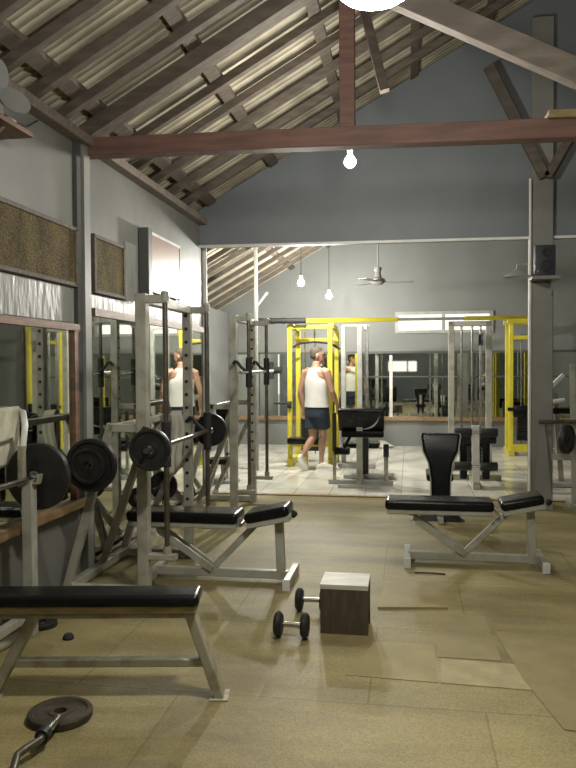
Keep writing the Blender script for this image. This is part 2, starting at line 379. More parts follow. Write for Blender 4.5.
# pillar of the opening
bm = NB(); rbox(bm, 1.20, 1.415, 7.74, 7.95, 0, 4.9, .008, 1)
col = structure('pillar', bm, M['column'], 'tall grey square pillar at the edge of the opening', 'pillar', (1.33, 8.07, 0))
bm = NB(); tube(bm, [(1.188, 7.73, .02), (1.188, 7.73, 3.3)], .014)
tag(obj('conduit_pipe', bm, M['trimwhite'], None, (1.2, 7.95, 0)), 'thin white conduit running up the edge of the grey pillar', 'pipe')
bm = NB(); bar(bm, (1.32, 7.70, 3.30), (.78, 7.70, 4.42), .07, .10)
structure('pillar_brace', bm, M['rafter'], 'dark slanting brace from the pillar up toward the roof middle', 'brace', (1.36, 8, 3.3))
bm = NB(); bar(bm, (1.34, 7.70, 3.30), (1.9, 7.70, 4.30), .07, .08)
structure('pillar_brace', bm, M['rafter'], 'thin dark brace from the pillar toward the far roof slope', 'brace', (1.38, 8, 3.3))
bm = NB(); box(bm, WX, WX + .05, 4.805, 4.90, 0, 2.97)
structure('pillar', bm, M['pilaster'], 'pale grey wall pier between the two wall mirrors', 'pillar', (WX, 4.9, 0))
bm = NB(); box(bm, WX, WX + .03, 4.735, 4.80, .55, 3.0)
structure('trim_4', bm, M['darkstrip'], 'dark grey strip beside the pale wall pier', 'trim', (WX, 4.7, 1.7))
bm = NB(); tube(bm, [(-2.235, 7.93, .02), (-2.235, 7.93, 2.74)], .028)
tag(obj('corner_pipe', bm, M['trimwhite'], None, (-2.2, 7.93, 0)), 'white upright pipe at the far end of the left wall', 'pipe')
bm = NB(); bar(bm, (-2.09, 10.0, 0), (-2.09, 10.0, 3.12), .045, .045, V((0, 1, 0))); bar(bm, (-2.08, 10.0, 2.26), (-1.93, 10.0, 2.45), .03, .03)
structure('post', bm, M['column'], 'slim grey post with a small brace in the back room', 'post', (-2.09, 10, 0))

# ------------------------------------------------------------------ mirrors, screens, picture
def mirror(name, label, y0, y1, z0, z1):
    t = thing(name, label, 'mirror', (WX, (y0 + y1) / 2, z0))
    b = NB(); box(b, WX + .002, WX + .012, y0, y1, z0, z1); obj('mirror_glass', b, M['mirror'], t, smooth=False)
    return t
t = mirror('wall_mirror', 'big wall mirror with a red brown frame above the low ledge', .9, 4.70, .55, 1.70)
b = NB(); box(b, WX + .001, WX + .04, .9, 4.74, 1.69, 1.735); obj('top_rail', b, M['woodtrim'], t, smooth=False)
b = NB(); box(b, WX + .001, WX + .035, 4.665, 4.73, .55, 1.69); obj('side_rail', b, M['woodtrim'], t, smooth=False)
b = NB(); box(b, WX + .001, WX + .07, .9, 4.79, .50, .55); obj('sill', b, M['sillwood'], t, smooth=False)
t = mirror('wall_mirror', 'tall wall mirror reaching the floor behind the smith machines', 5.0, 7.80, .06, 1.82)
b = NB(); box(b, WX + .001, WX + .035, 5.0, 7.82, 1.81, 1.865); obj('top_rail', b, M['woodtrim'], t, smooth=False)
b = NB(); box(b, WX + .001, WX + .04, 5.0, 7.82, .0, .06); obj('bottom_rail', b, M['woodtrim'], t, smooth=False)

t = thing('wall_mirror', 'long mirror on the far wall over the grey ledge', 'mirror', (0, YB, .5))
b = NB(); box(b, -3.25, 2.9, YB - .014, YB - .004, .52, 1.66); obj('mirror_glass', b, M['mirror'], t, smooth=False)
b = NB(); box(b, -3.25, 2.9, YB - .03, YB - .002, 1.65, 1.69); obj('top_rail', b, M['darkstrip'], t, smooth=False)
b = NB(); box(b, -3.25, 2.9, YB - .07, YB - .002, .46, .525); obj('sill', b, M['sillwood'], t, smooth=False)
for x in (-2.72, -1.95, -1.15, .35, 1.15):
    b = NB(); box(b, x - .012, x + .012, YB - .02, YB - .004, .52, 1.66); obj('joint_strip', b, M['darkstrip'], t, smooth=False)
b = NB(); box(b, -.9, 2.9, YB - .02, YB - .004, 1.225, 1.25); obj('joint_strip', b, M['darkstrip'], t, smooth=False)
b = NB(); box(b, -.36, -.305, YB - .06, YB - .004, .52, 1.62)
tag(obj('mirror_post', b, M['trimwhite'], None, (-.33, YB, .5)), 'white upright post in front of the far mirror', 'post')

def screen(label, y0, y1, z0, z1):
    t = thing('reed_screen', label, 'screen', (WX, (y0 + y1) / 2, z0))
    b = NB(); box(b, WX + .002, WX + .02, y0, y1, z0, z1); obj('woven_panel', b, M['weave'], t, smooth=False)
    b = NB()
    for z in (z0, z1): bar(b, (WX + .015, y0 - .015, z), (WX + .015, y1 + .015, z), .03, .03)
    for y in (y0, y1): bar(b, (WX + .015, y, z0), (WX + .015, y, z1), .03, .03, V((0, 1, 0)))
    obj('frame', b, M['rafter'], t)
screen('wide brown woven reed screen above the red framed mirror', 1.6, 4.73, 2.0, 2.375)
screen('small brown woven reed screen just past the pale pier', 5.03, 5.58, 1.99, 2.385)
b = NB(); box(b, WX + .001, WX + .005, .9, 4.72, 1.745, 1.985)
tag(obj('plastic_film', b, M['film'], None, (WX, 3, 1.74), smooth=False), 'shiny crinkled film on the wall under the wide reed screen', 'film')
b = NB(); box(b, WX + .001, WX + .005, 5.0, 7.75, 1.87, 1.965)
box(b, WX + .001, WX + .005, 5.64, 5.9, 1.965, 2.45); box(b, WX + .001, WX + .005, 7.04, 7.78, 1.965, 2.45)
tag(obj('plastic_film', b, M['film'], None, (WX, 6, 1.87), smooth=False), 'shiny crinkled film on the wall around the framed picture', 'film')
t = thing('framed_picture', 'faded reddish picture in a dark frame high on the left wall', 'picture', (WX, 6.5, 2.1))
b = NB(); box(b, WX + .006, WX + .03, 6.03, 6.98, 2.10, 2.59); obj('print', b, M['picture'], t, smooth=False)
b = NB(); bar(b, (WX + .05, 5.99, 2.0), (WX + .05, 5.99, 2.61), .09, .09, V((0, 1, 0))); obj('side_rail', b, M['darkstrip'], t)
b = NB(); bar(b, (WX + .02, 6.03, 2.605), (WX + .02, 7.0, 2.605), .03, .03); obj('top_rail', b, M['trimwhite'], t)
b = NB(); bar(b, (WX + .02, 6.99, 2.09), (WX + .02, 6.99, 2.6), .025, .025, V((0, 1, 0))); obj('far_rail', b, M['rafter'], t)

# ------------------------------------------------------------------ lamps
t = thing('ceiling_lamp', 'large glaring globe lamp hanging nearest the camera', 'lamp', (-.12, 2.6, 2.67))
b = NB(); pr = [(.0, -.062)] + [(.135 * math.sin(a), -.062 * math.cos(a)) for a in [i * PI / 18 for i in range(1, 18)]] + [(0, .062)]
lathe(b, pr, (-.12, 2.6, 2.76), (0, 0, 1)); obj('diffuser', b, M['bigbulb'], t)
b = NB(); lathe(b, [(0, .055), (.045, .055), (.04, .075), (.03, .08), (.03, .12), (0, .12)], (-.12, 2.6, 2.76), (0, 0, 1)); obj('housing', b, M['white'], t)
b = NB(); tube(b, [(-.12, 2.6, 2.84), (-.12, 2.6, 4.2)], .006, 8); obj('cord', b, M['rubber'], t)
b = NB(); tube(b, [(-.10, 2.54, 2.725), (-.098, 2.54, 2.685)], .004, 8); obj('pull_chain', b, M['white'], t)

def bulb(label, x, y, z, ztop, r=.042, m='bulb'):
    t = thing('hanging_bulb', label, 'bulb', (x, y, z), 'bare bulbs hanging in the gym')
    b = NB(); pr = [(0, -r)] + [(r * math.sin(a), -r * math.cos(a)) for a in [i * PI / 9 for i in range(1, 8)]] + [(r * .45, r * 1.0), (0, r * 1.02)]
    lathe(b, pr, (x, y, z), (0, 0, 1), 20); obj('glass_bulb', b, M[m], t)
    b = NB(); lathe(b, [(0, r * 1.02), (.019, r * 1.02), (.021, r + .05), (.008, r + .06), (0, r + .06)], (x, y, z), (0, 0, 1), 16); obj('socket', b, M['white'], t)
    b = NB(); tube(b, [(x, y, z + r + .055), (x, y, ztop)], .004, 8); obj('cord', b, M['rubber'], t)
bulb('glaring bare bulb hanging just behind the brown tie beam', -.443, 5.6, 2.974, zr(-.443) + .12)
bulb('bare bulb in the back room, nearer the left wall', -1.389, 9.5, 2.512, zr(-1.389) + .12, m='backbulb')
bulb('bare bulb in the back room, nearer the ceiling fan', -1.242, 11.5, 2.524, zr(-1.242) + .12, m='backbulb')

t = thing('ceiling_lamp', 'unseen globe lamp added behind the camera to light the foreground', 'lamp', (.6, -1.2, 2.9))  # unseen fill lamp, added to brighten the foreground
b = NB(); lathe(b, pr, (.6, -1.2, 2.95), (0, 0, 1)); obj('diffuser', b, M['rearfill'], t)
b = NB(); lathe(b, [(0, .055), (.045, .055), (.04, .075), (.03, .08), (.03, .12), (0, .12)], (.6, -1.2, 2.95), (0, 0, 1)); obj('housing', b, M['white'], t)
b = NB(); tube(b, [(.6, -1.2, 3.06), (.6, -1.2, zr(.6) + .12)], .006, 8); obj('cord', b, M['rubber'], t)

# ceiling fan in the back room
fx, fy, fz = -.442, 10.5, 2.62
t = thing('ceiling_fan', 'grey three bladed ceiling fan hanging in the back room', 'fan', (fx, fy, fz))
M['white'], wsave = M['fan'], M['white']
b = NB(); tube(b, [(fx, fy, fz + .05), (fx, fy, zr(fx) + .11)], .012, 10); obj('rod', b, M['white'], t)
b = NB(); lathe(b, [(0, -.05), (.06, -.045), (.10, -.01), (.10, .03), (.05, .06), (.035, .14), (.05, .16), (.05, .20), (0, .21)], (fx, fy, fz), (0, 0, 1), 24); obj('motor', b, M['white'], t)
for k in range(3):
    a = math.radians(8 + 120 * k); d = V((math.cos(a), math.sin(a), 0)); n = V((-d.y, d.x, 0)); c = V((fx, fy, fz - .01))
    b = NB(); prism(b, [c + d * .08 - n * .03, c + d * .2 - n * .055, c + d * .5 - n * .06, c + d * .5 + n * .06, c + d * .2 + n * .055, c + d * .08 + n * .03], (0, 0, .008)); obj('blade', b, M['white'], t)

M['white'] = wsave
# wall fan and shelf at the top left
sx = -2.14
t = thing('wall_fan', 'grey fan with oval blades standing on the small wooden shelf', 'fan', (-2.1, 3.66, 2.72))
b = NB(); lathe(b, [(0, 0), (.075, 0), (.08, .015), (.02, .03), (.015, .13), (0, .13)], (-2.12, 3.62, 2.728), (0, 0, 1), 24); obj('stand', b, M['fan'], t)
hub = V((-2.12, 3.62, 2.885))
b = NB(); lathe(b, [(0, -.06), (.03, -.055), (.035, 0), (.02, .03), (0, .035)], hub, (.5, -.86, 0), 20); obj('motor', b, M['fan'], t)
fd = V((.5, -.86, 0)).normalized(); s1 = V((.86, .5, 0))
for k, ang in enumerate((95, -30, 205)):
    a = math.radians(ang); u = s1 * math.cos(a) + V((0, 0, 1)) * math.sin(a); w = fd.cross(u)
    b = NB(); c = hub + fd * .03 + u * .085
    prism(b, [c + u * (.085 * math.cos(q)) + w * (.052 * math.sin(q)) + fd * (.012 * math.sin(q)) for q in [2 * PI * i / 20 for i in range(20)]], fd * .006); obj('blade', b, M['fan'], t)
t = thing('wall_shelf', 'small reddish wooden shelf high on the left wall', 'shelf', (-2.2, 3.6, 2.7))
b = NB(); box(b, WX, -2.03, 3.40, 3.80, 2.70, 2.725); obj('board', b, M['woodtrim'], t, smooth=False)
b = NB(); prism(b, [(WX, 3.58, 2.7), (-2.08, 3.58, 2.7), (WX, 3.58, 2.56)], (0, .025, 0)); obj('bracket', b, M['woodtrim'], t)
b = NB(); tube(b, [(-2.243, 3.70, 2.93), (-2.243, 3.80, 2.875), (-2.243, 3.95, 2.85), (-2.243, 4.12, 2.87), (-2.243, 4.25, 2.95)], .006, 8)
tag(obj('wire', b, M['rubber'], None, (-2.2, 4, 2.85)), 'thin dark wire sagging along the wall top', 'wire')

# speaker and shelf on the pillar
t = thing('loudspeaker', 'black loudspeaker box on the pillar shelf', 'speaker', (1.34, 7.87, 2.335))
b = NB(); rbox(b, 1.21, 1.405, 7.58, 7.72, 2.31, 2.615, .008, 2); obj('case', b, M['speaker'], t)
for z, r in ((2.41, .06), (2.54, .04)):
    b = NB(); lathe(b, [(0, -.004), (r, -.004), (r * .8, -.009), (r * .3, -.004), (0, -.002)], (1.315, 7.58, z), (0, 1, 0), 24); obj('cone', b, M['rubber'], t)
b = NB(); lathe(b, [(0, -.006), (.012, -.006), (.012, 0), (0, 0)], (1.237, 7.58, 2.355), (0, 1, 0), 14); obj('badge', b, M['chrome'], t)
t = thing('wall_shelf', 'grey shelf fixed to the pillar under the loudspeaker', 'shelf', (1.33, 7.9, 2.3))
b = NB(); box(b, 1.175, 1.44, 7.52, 7.738, 2.278, 2.308); obj('board', b, M['column'], t, smooth=False)
b = NB(); prism(b, [(1.375, 7.738, 2.278), (1.375, 7.58, 2.278), (1.375, 7.738, 2.13)], (.02, 0, 0)); obj('bracket', b, M['greysteel'], t)
t = thing('lamp_shade', 'small flared metal shade beside the grey pillar', 'lamp shade', (1.10, 7.9, 2.35))
b = NB(); lathe(b, [(.02, .0), (.025, -.01), (.055, -.035), (.13, -.075), (.135, -.082), (.125, -.078), (.05, -.03), (.015, -.005)], (1.06, 7.73, 2.405), (0, 0, 1), 28); obj('shade', b, M['greysteel'], t)
b = NB(); tube(b, [(1.06, 7.73, 2.40), (1.06, 7.73, 2.45), (1.165, 7.735, 2.45)], .008, 8); obj('arm', b, M['greysteel'], t)

# ------------------------------------------------------------------ weight plates (axis vector)
def plate_bm(c, axis, r, t, hub=True, smooth=False, sp=0):
    b = NB(); h = t / 2; rh = .026
    prof = [(rh, -h * .9), (r * .34, -h * .9), (r * .38, -h * .5), (r * .80, -h * .5), (r * .85, -h), (r * .97, -h), (r, -h * .7),
            (r, h * .7), (r * .97, h), (r * .85, h), (r * .80, h * .5), (r * .38, h * .5), (r * .34, h * .9), (rh, h * .9)]
    if smooth: prof = [(rh, -h), (r * .97, -h), (r, -h * .8), (r, h * .8), (r * .97, h), (rh, h)]
    c = V(c); ax = V(axis).normalized(); a, bb = frame(ax); seg = 48; rings = []
    for q, o in prof: rings.append([b.verts.new(c + ax * o + (a * math.cos(2*PI*k/seg) + bb * math.sin(2*PI*k/seg)) * q) for k in range(seg)])
    for i in range(len(rings)):
        A = rings[i]; B = rings[(i + 1) % len(rings)]
        for k in range(seg): b.faces.new((A[k], A[(k+1) % seg], B[(k+1) % seg], B[k]))
    if sp:
        for k in range(sp):
            q = 2 * PI * k / sp; d = a * math.cos(q) + bb * math.sin(q)
            for s in (-1, 1): bar(b, c + d * r * .40 + ax * s * h * .62, c + d * r * .80 + ax * s * h * .62, r * .09, h * .5, ax)
    return b
def plate(label, c, axis, r, t, m='iron', group=None, sp=0, smooth=False, name='weight_plate'):
    return tag(obj(name, plate_bm(c, axis, r, t, smooth=smooth, sp=sp), M[m], None, c), label, 'weight plate', group)
YA = (0, 1, 0)

# ------------------------------------------------------------------ smith machines
def smith(loc, label, bar_z, barm):
    X, Y1, Y2, T = loc[0], loc[1], loc[2], loc[3]
    t = thing('smith_machine', label, 'smith machine', (X, (Y1 + Y2) / 2, 0))
    s = M['steel']
    for Y, near in ((Y1, True), (Y2, False)):
        b = NB(); w = .07 if near else .062
        bar(b, (X, Y, 0), (X, Y, T), w, w, V((0, 1, 0))); up = obj('upright', b, s, t)
        for k in range(15):
            z = .45 + k * .098
            b = NB(); lathe(b, [(0, -.005), (.013, -.005), (.013, .004), (0, .004)], (X - w/2, Y, z), (-1, 0, 0), 12) if near else lathe(b, [(0, -.005), (.013, -.005), (.013, .004), (0, .004)], (X, Y - w/2, z), (0, -1, 0), 12)
            obj('peg_hole', b, M['rubber'], up)
        b = NB(); bar(b, (X, Y, 1.06), (X - .22, Y, 1.06), .05, .05); bar(b, (X - .21, Y, 1.085), (X - .53, Y, .0), .05, .05, V((0, 1, 0)))
        obj('rear_leg', b, s, t)
        b = NB(); bar(b, (X - .02, Y + .02, .92), (X - .49, Y + (.50 if near else .33), .08), .045, .045, V((0, 1, 0))); obj('brace', b, s, t)
        b = NB(); bar(b, (X - .50, Y, .035), (X, Y, .035), .05, .05); obj('base_rail', b, s, t)
        b = NB(); bar(b, (X, Y, T - .035), (X + .17, Y, T - .035), .045, .05); obj('top_arm', b, s, t)
        b = NB(); bar(b, (X, Y, .255), (X + .21, Y, .255), .06, .035); obj('foot_arm', b, s, t)
        b = NB(); tube(b, [(X + .15, Y, .26), (X + .15, Y, T + .01)], .017); gr = obj('guide_rod', b, M['darkrod'], t)
        b = NB(); lathe(b, [(0, 0), (.028, 0), (.028, .05), (.02, .06), (0, .06)], (X + .15, Y, T - .045), (0, 0, 1), 18); obj('rod_cap', b, s, gr)
        b = NB(); lathe(b, [(0, 0), (.026, 0), (.026, .05), (0, .05)], (X + .15, Y, .27), (0, 0, 1), 18); obj('rod_foot', b, s, gr)
        b = NB(); lathe(b, [(.018, -.14), (.03, -.14), (.03, .14), (.018, .14)], (X + .15, Y, bar_z), (0, 0, 1), 20); obj('bar_carriage', b, M['rubber'], t)
        b = NB(); o = -.06 if near else -.05
        tube(b, [(X + .15, Y + o, bar_z), (X + .09, Y + o, bar_z + .05), (X + .05, Y + o, bar_z + .10), (X + .03, Y + o, bar_z + .105), (X + .015, Y + o, bar_z + .08)], .015, 10); obj('safety_hook', b, M['rubber'], t)
        b = NB(); pz = .842 if near else .5; tube(b, [(X - .285, Y, pz), (X - .285, Y + (-.205 if near else .28), pz)], .014, 12)
        if not near: pass
        obj('plate_peg', b, M['iron'], t)
    b = NB(); bar(b, (X, Y1, T - .03), (X, Y2, T - .03), .055, .06); obj('top_rail', b, s, t)
    b = NB(); bar(b, (X - .50, Y1 - .03, .04), (X - .50, Y2 + .36, .04), .05, .06); obj('rear_rail', b, s, t)
    b = NB(); bar(b, (X - .21, Y1, 1.06), (X - .21, Y2, 1.06), .045, .045); obj('middle_rail', b, s, t)
    b = NB(); tube(b, [(X + .15, Y1 - .36, bar_z), (X + .15, Y2 + .36, bar_z)], .016); obj('lifting_bar', b, M[barm], t)
    return t
SM1 = (-1.65, 4.42, 5.37, 1.90); SM2 = (-1.65, 6.83, 7.70, 1.93)
smith(SM1, 'nearer cream smith machine with its bar loaded and the bench inside it', .96, 'darkrod')
smith(SM2, 'farther cream smith machine with an empty bar near the tiled floor', 1.385, 'chrome')
sg = 'weight plates on the near smith machine'
plate('black plate on the near end of the nearer smith bar', (-1.5, 4.13, .96), YA, .125, .05, group=sg)
plate('black plate on the far end of the nearer smith bar', (-1.5, 5.465, .96), YA, .125, .05, group=sg)
plate('larger black plate stored on the near rear leg, behind the smaller plate', (-1.935, 4.28, .842), YA, .165, .04, group=sg)
plate('smaller black plate stored in front of a larger plate beside the pier', (-1.935, 4.238, .842), YA, .108, .04, group=sg)
plate('ribbed black plate stored low between the two smith machines', (-1.935, 5.62, .5), YA, .115, .035, group=sg, sp=14)
plate('small black plate low behind the slanting brace of the nearer smith machine', (-1.97, 5.16, .485), YA, .075, .05, group=sg)

# ------------------------------------------------------------------ adjustable benches (two alike)
def decline_bench(dx, cy, label):
    def P(x, y, z): return (x + dx, cy + y, z)
    t = thing('weight_bench', label, 'bench', (dx + .4, cy, 0), 'adjustable cream framed benches')
    s = M['steel']
    b = NB(); rbox(b, -.165 + dx, .605 + dx, cy - .13, cy + .13, .40, .472, .03, 4); pad = obj('back_pad', b, M['black'], t)
    b = NB(); rbox(b, -.15 + dx, .595 + dx, cy - .115, cy + .115, .368, .402, .005, 1); obj('pad_board', b, s, pad)
    b = NB(); m = Matrix.Translation(P(.805, 0, .435)) @ Matrix.Rotation(-math.radians(12), 4, 'Y')
    rbox(b, -.15, .15, -.13, .13, .0, .068, .03, 4, m); sp = obj('seat_pad', b, M['black'], t)
    b = NB(); rbox(b, -.145, .15, -.115, .115, -.035, .002, .005, 1, m); obj('pad_board', b, s, sp)
    b = NB(); bar(b, P(.88, 0, .02), P(.865, 0, .43), .055, .06, V((0, 1, 0))); obj('rear_post', b, s, t)
    b = NB(); bar(b, P(0, 0, .05), P(.93, 0, .05), .05, .055); obj('base_rail', b, s, t)
    for x in (-.005, .945):
        b = NB(); bar(b, P(x, -.20, .035), P(x, .20, .035), .045, .07); f = obj('foot', b, s, t)
        for q in (-.202, .202):
            b = NB(); box(b, P(x - .024, 0, 0)[0], P(x + .024, 0, 0)[0], cy + q - .006, cy + q + .006, .002, .074); obj('end_cap', b, M['white'], f)
    b = NB()
    for q in (-.035, .035): bar(b, P(.03, q, .335), P(.41, q, .075), .012, .05, V((0, 0, 1)))
    obj('support_strut', b, s, t)
    b = NB(); bar(b, P(.40, 0, .07), P(.70, 0, .375), .045, .045); obj('support_strut', b, s, t)
    b = NB(); tube(b, [P(.02, -.10, .345), P(.02, .10, .345)], .018, 14); tube(b, [P(.02, -.08, .34), P(.05, -.08, .30), P(.03, -.08, .25)], .006, 8); obj('adjusting_pin', b, M['steelw'], t)
    b = NB(); tube(b, [P(.625, -.10, .395), P(.625, .10, .395)], .014, 12); obj('hinge', b, M['chrome'], t)
    b = NB(); lathe(b, [(0, 0), (.022, 0), (.03, .01), (.012, .035), (0, .035)], P(.965, -.08, .475), (1, 0, .1), 14); obj('end_bracket', b, M['rubber'], sp)
    return t
bench = decline_bench(-.015, 5.5, 'black padded adjustable bench standing alone in front of the grey pillar')
dup(bench, (.4 - 1.73, 4.85, 0), 'black padded adjustable bench set inside the nearer smith machine')

# ------------------------------------------------------------------ near flat bench
t = pbench = thing('press_bench', 'long narrow black flat bench on splayed legs, closest to the camera', 'bench', (-.82, 3.12, 0))
y = 3.12
b = NB(); rbox(b, -2.05, -.905, y - .085, y + .085, .418, .47, .024, 4); pad = obj('pad', b, M['black'], t)
b = NB(); rbox(b, -2.04, -.918, y - .075, y + .075, .39, .419, .004, 1); obj('pad_board', b, M['board'], pad)
b = NB(); bar(b, (-2.04, y, .372), (-.93, y, .372), .06, .035); obj('seat_rail', b, M['rust'], t)
for x0, x1 in ((-.955, -.825), (-1.62, -1.82)):
    b = NB(); bar(b, (x0, y, .385), (x1, y, .008), .08, .042, V((1, 0, 0))); lg = obj('leg', b, M['rust'], t)
    b = NB(); bar(b, (x1 - .04, y, .004), (x1 + .04, y, .004), .11, .008); obj('foot_plate', b, M['rust'], lg)
b = NB(); bar(b, (-1.76, y, .155), (-.885, y, .155), .045, .035); obj('stretcher', b, M['rust'], t)
b = NB(); tube(b, [(-1.69, y, .275), (-1.73, y - .02, .255), (-1.92, y - .10, .17), (-2.02, y - .14, .13)], .022, 12); obj('brace', b, M['rust'], t)

pbench.rotation_euler = (0, 0, math.radians(9.3))
# press rack with bar, plate and towel
t = thing('press_rack', 'cream bar rack standing against the wall behind the flat bench', 'rack', (-2.04, 3.3, 0))
for y in (3.70, 2.56):
    b = NB(); bar(b, (-2.03, y, 0), (-2.03, y, .84), .06, .06, V((0, 1, 0))); up = obj('upright', b, M['steel'], t)
    b = NB(); bar(b, (-2.07, y, .80), (-2.07, y, 1.02), .035, .035, V((0, 1, 0))); obj('back_stop', b, M['rust'], up)
    b = NB(); bar(b, (-2.06, y, .822), (-1.975, y, .822), .05, .014); bar(b, (-1.975, y, .82), (-1.965, y, .87), .05, .012, V((1, 0, 0))); obj('bar_cradle', b, M['rust'], up)
b = NB(); bar(b, (-2.05, 2.56, .10), (-2.05, 3.70, .10), .045, .045); obj('base_rail', b, M['steel'], t)
b = NB(); bar(b, (-2.208, 2.6, 1.195), (-2.208, 3.93, 1.195), .024, .03); tube(b, [(-2.208, 3.92, 1.195), (-2.17, 3.90, 1.19), (-2.12, 3.83, 1.12), (-2.075, 3.715, .98)], .018, 12); tube(b, [(-2.208, 2.62, 1.195), (-2.075, 2.56, .98)], .018, 12); obj('top_rail', b, M['steelw'], t)
t = thing('barbell', 'silver barbell resting on the press rack beside the towel', 'barbell', (-2.01, 3.15, .85))
b = NB(); tube(b, [(-2.02, 2.42, .846), (-2.02, 3.75, .846)], .015, 16); obj('shaft', b, M['chrome'], t)
for s, y in ((1, 3.745), (-1, 2.42)):
    b = NB(); tube(b, [(-2.02, y, .846), (-2.02, y + s * .085, .846)], .022, 16); lathe(b, [(0, -.01), (.036, -.01), (.036, .01), (0, .01)], (-2.02, y, .846), YA, 20); obj('sleeve', b, M['chrome'], t)
plate('large smooth black plate on the barbell of the press rack', (-2.02, 3.785, .846), YA, .184, .04, smooth=True)
# towel
bm = NB(); rows = []
NU, NV = 26, 30
for i in range(NU + 1):
    yy = 3.2 + .70 * i / NU; row = []
    for j in range(NV + 1):
        s = j / NV; fold = .012 * math.sin(yy * 38 + 2 * s) * min(1, abs(s - .42) * 4) + .006 * math.sin(yy * 71)
        top = 1.213
        fold *= .35
        if s < .36: x = -2.226 + fold * .2; z = top - (.36 - s) * .9
        elif s < .48:
            a = (s - .36) / .12 * PI; x = -2.208 - .018 * math.cos(a); z = top + .012 * math.sin(a)
        else: x = -2.194 + fold + .006 * (s - .48); z = top - (s - .48) * (1.02 if yy > 3.83 else .30) - .02 * math.sin(yy * 9)
        row.append(bm.verts.new((x, yy, z)))
    rows.append(row)
for A, B in zip(rows, rows[1:]):
    for j in range(NV): bm.faces.new((A[j], A[j+1], B[j+1], B[j]))
o = tag(obj('towel', bm, M['towel'], None, (-2.1, 3.4, 1.2), ang=80), 'cream towel draped over the top of the press rack', 'towel')
md = o.modifiers.new('thick', 'SOLIDIFY'); md.thickness = .004; md.offset = 0

# cloth hung over the far rear arm of the nearer smith machine
bm = NB(); rows = []
for i in range(15):
    u = i / 14; row = []
    for j in range(31):
        q = j / 30; x = -1.775 + .088 * u
        if q < .40: y = 5.405 + .008 * math.sin(u * 14); z = 1.098 - (.40 - q) * .75
        elif q < .50:
            a = (q - .40) / .10 * PI; y = 5.37 + .035 * math.cos(a); z = 1.098 + .014 * math.sin(a)
        else:
            d = (q - .50) / .50; y = 5.332 + .014 * math.sin(u * 13 + 3 * d) * d; z = 1.098 - d * (.44 + .03 * math.sin(u * 5)); x += (.5 - u) * -.03 * d + .015 * math.sin(d * 6)
        row.append(bm.verts.new((x, y, z)))
    rows.append(row)
for A, B in zip(rows, rows[1:]):
    for j in range(30): bm.faces.new((A[j], A[j+1], B[j+1], B[j]))
o = tag(obj('towel', bm, M['cloth'], None, (-1.73, 5.37, 1.1), ang=80), 'narrow pale cloth hanging from the rear arm of the nearer smith machine', 'towel')
md = o.modifiers.new('thick', 'SOLIDIFY'); md.thickness = .004; md.offset = 0

# ------------------------------------------------------------------ things on the floor
plate('small dark plate lying on the floor under the flat bench', (-2.03, 3.82, .016), (0, 0, 1), .085, .03)
plate('dark plate lying flat on the floor, mostly hidden behind the flat bench', (-1.80, 4.13, .018), (0, 0, 1), .14, .034)
b = NB(); lathe(b, [(0, 0), (.028, 0), (.03, .012), (.02, .028), (0, .03)], (-1.795, 3.66, 0), (0, 0, 1), 20)
tag(obj('rubber_cap', b, M['rubber'], None, (-1.795, 3.66, 0)), 'tiny black rubber cap lying on the carpet under the flat bench', 'cap')
plate('round rusty brown plate lying flat in the bottom left corner', (-1.425, 2.825, .017), (0, 0, 1), .130, .032, 'brownplate')
t = thing('curl_bar', 'bent steel curl bar leaning on the rusty brown plate', 'curl bar', (-1.36, 2.5, 0))
b = NB(); tube(b, [(-1.368, 2.565, .058), (-1.378, 2.715, .054)], .0165, 16); obj('sleeve', b, M['chrome'], t)
b = NB(); lathe(b, [(0, -.02), (.027, -.02), (.027, .02), (0, .02)], (-1.368, 2.575, .058), (-.08, 1, -.02), 20); obj('collar', b, M['iron'], t)
b = NB(); tube(b, [(-1.368, 2.575, .058), (-1.363, 2.535, .058), (-1.385, 2.48, .055), (-1.40, 2.44, .048), (-1.385, 2.40, .04), (-1.35, 2.30, .03), (-1.36, 2.22, .025), (-1.40, 2.12, .022), (-1.37, 2.0, .0165), (-1.36, 1.85, .0165)], .0145, 16); obj('shaft', b, M['darkrod'], t)

t = thing('wooden_box', 'dark wooden step box with a pale worn top on the carpet', 'box', (-.35, 4.06, 0))
x0, x1, y0, y1 = -.48, -.222, 3.94, 4.18
b = NB(); box(b, x0, x1, y0, y1, .243, .268); obj('top', b, M['boxtop'], t, smooth=False)
b = NB(); box(b, x0 + .001, x1 - .001, y0 + .001, y0 + .02, 0, .243); obj('front_panel', b, M['boxside'], t, smooth=False)
b = NB(); box(b, x0 + .001, x1 - .001, y1 - .02, y1 - .001, 0, .243); obj('back_panel', b, M['boxside'], t, smooth=False)
b = NB(); box(b, x0 + .001, x0 + .018, y0 + .02, y1 - .02, 0, .243); obj('side_panel', b, M['boxside'], t, smooth=False)
b = NB(); prism(b, [(x1 - .018, y0 + .02, 0), (x1 - .018, y0 + .05, 0), (x1 - .018, y0 + .07, .09), (x1 - .018, y1 - .07, .09), (x1 - .018, y1 - .05, 0), (x1 - .018, y1 - .02, 0), (x1 - .018, y1 - .02, .243), (x1 - .018, y0 + .02, .243)], (.017, 0, 0)); obj('side_panel', b, M['boxside'], t, smooth=False)

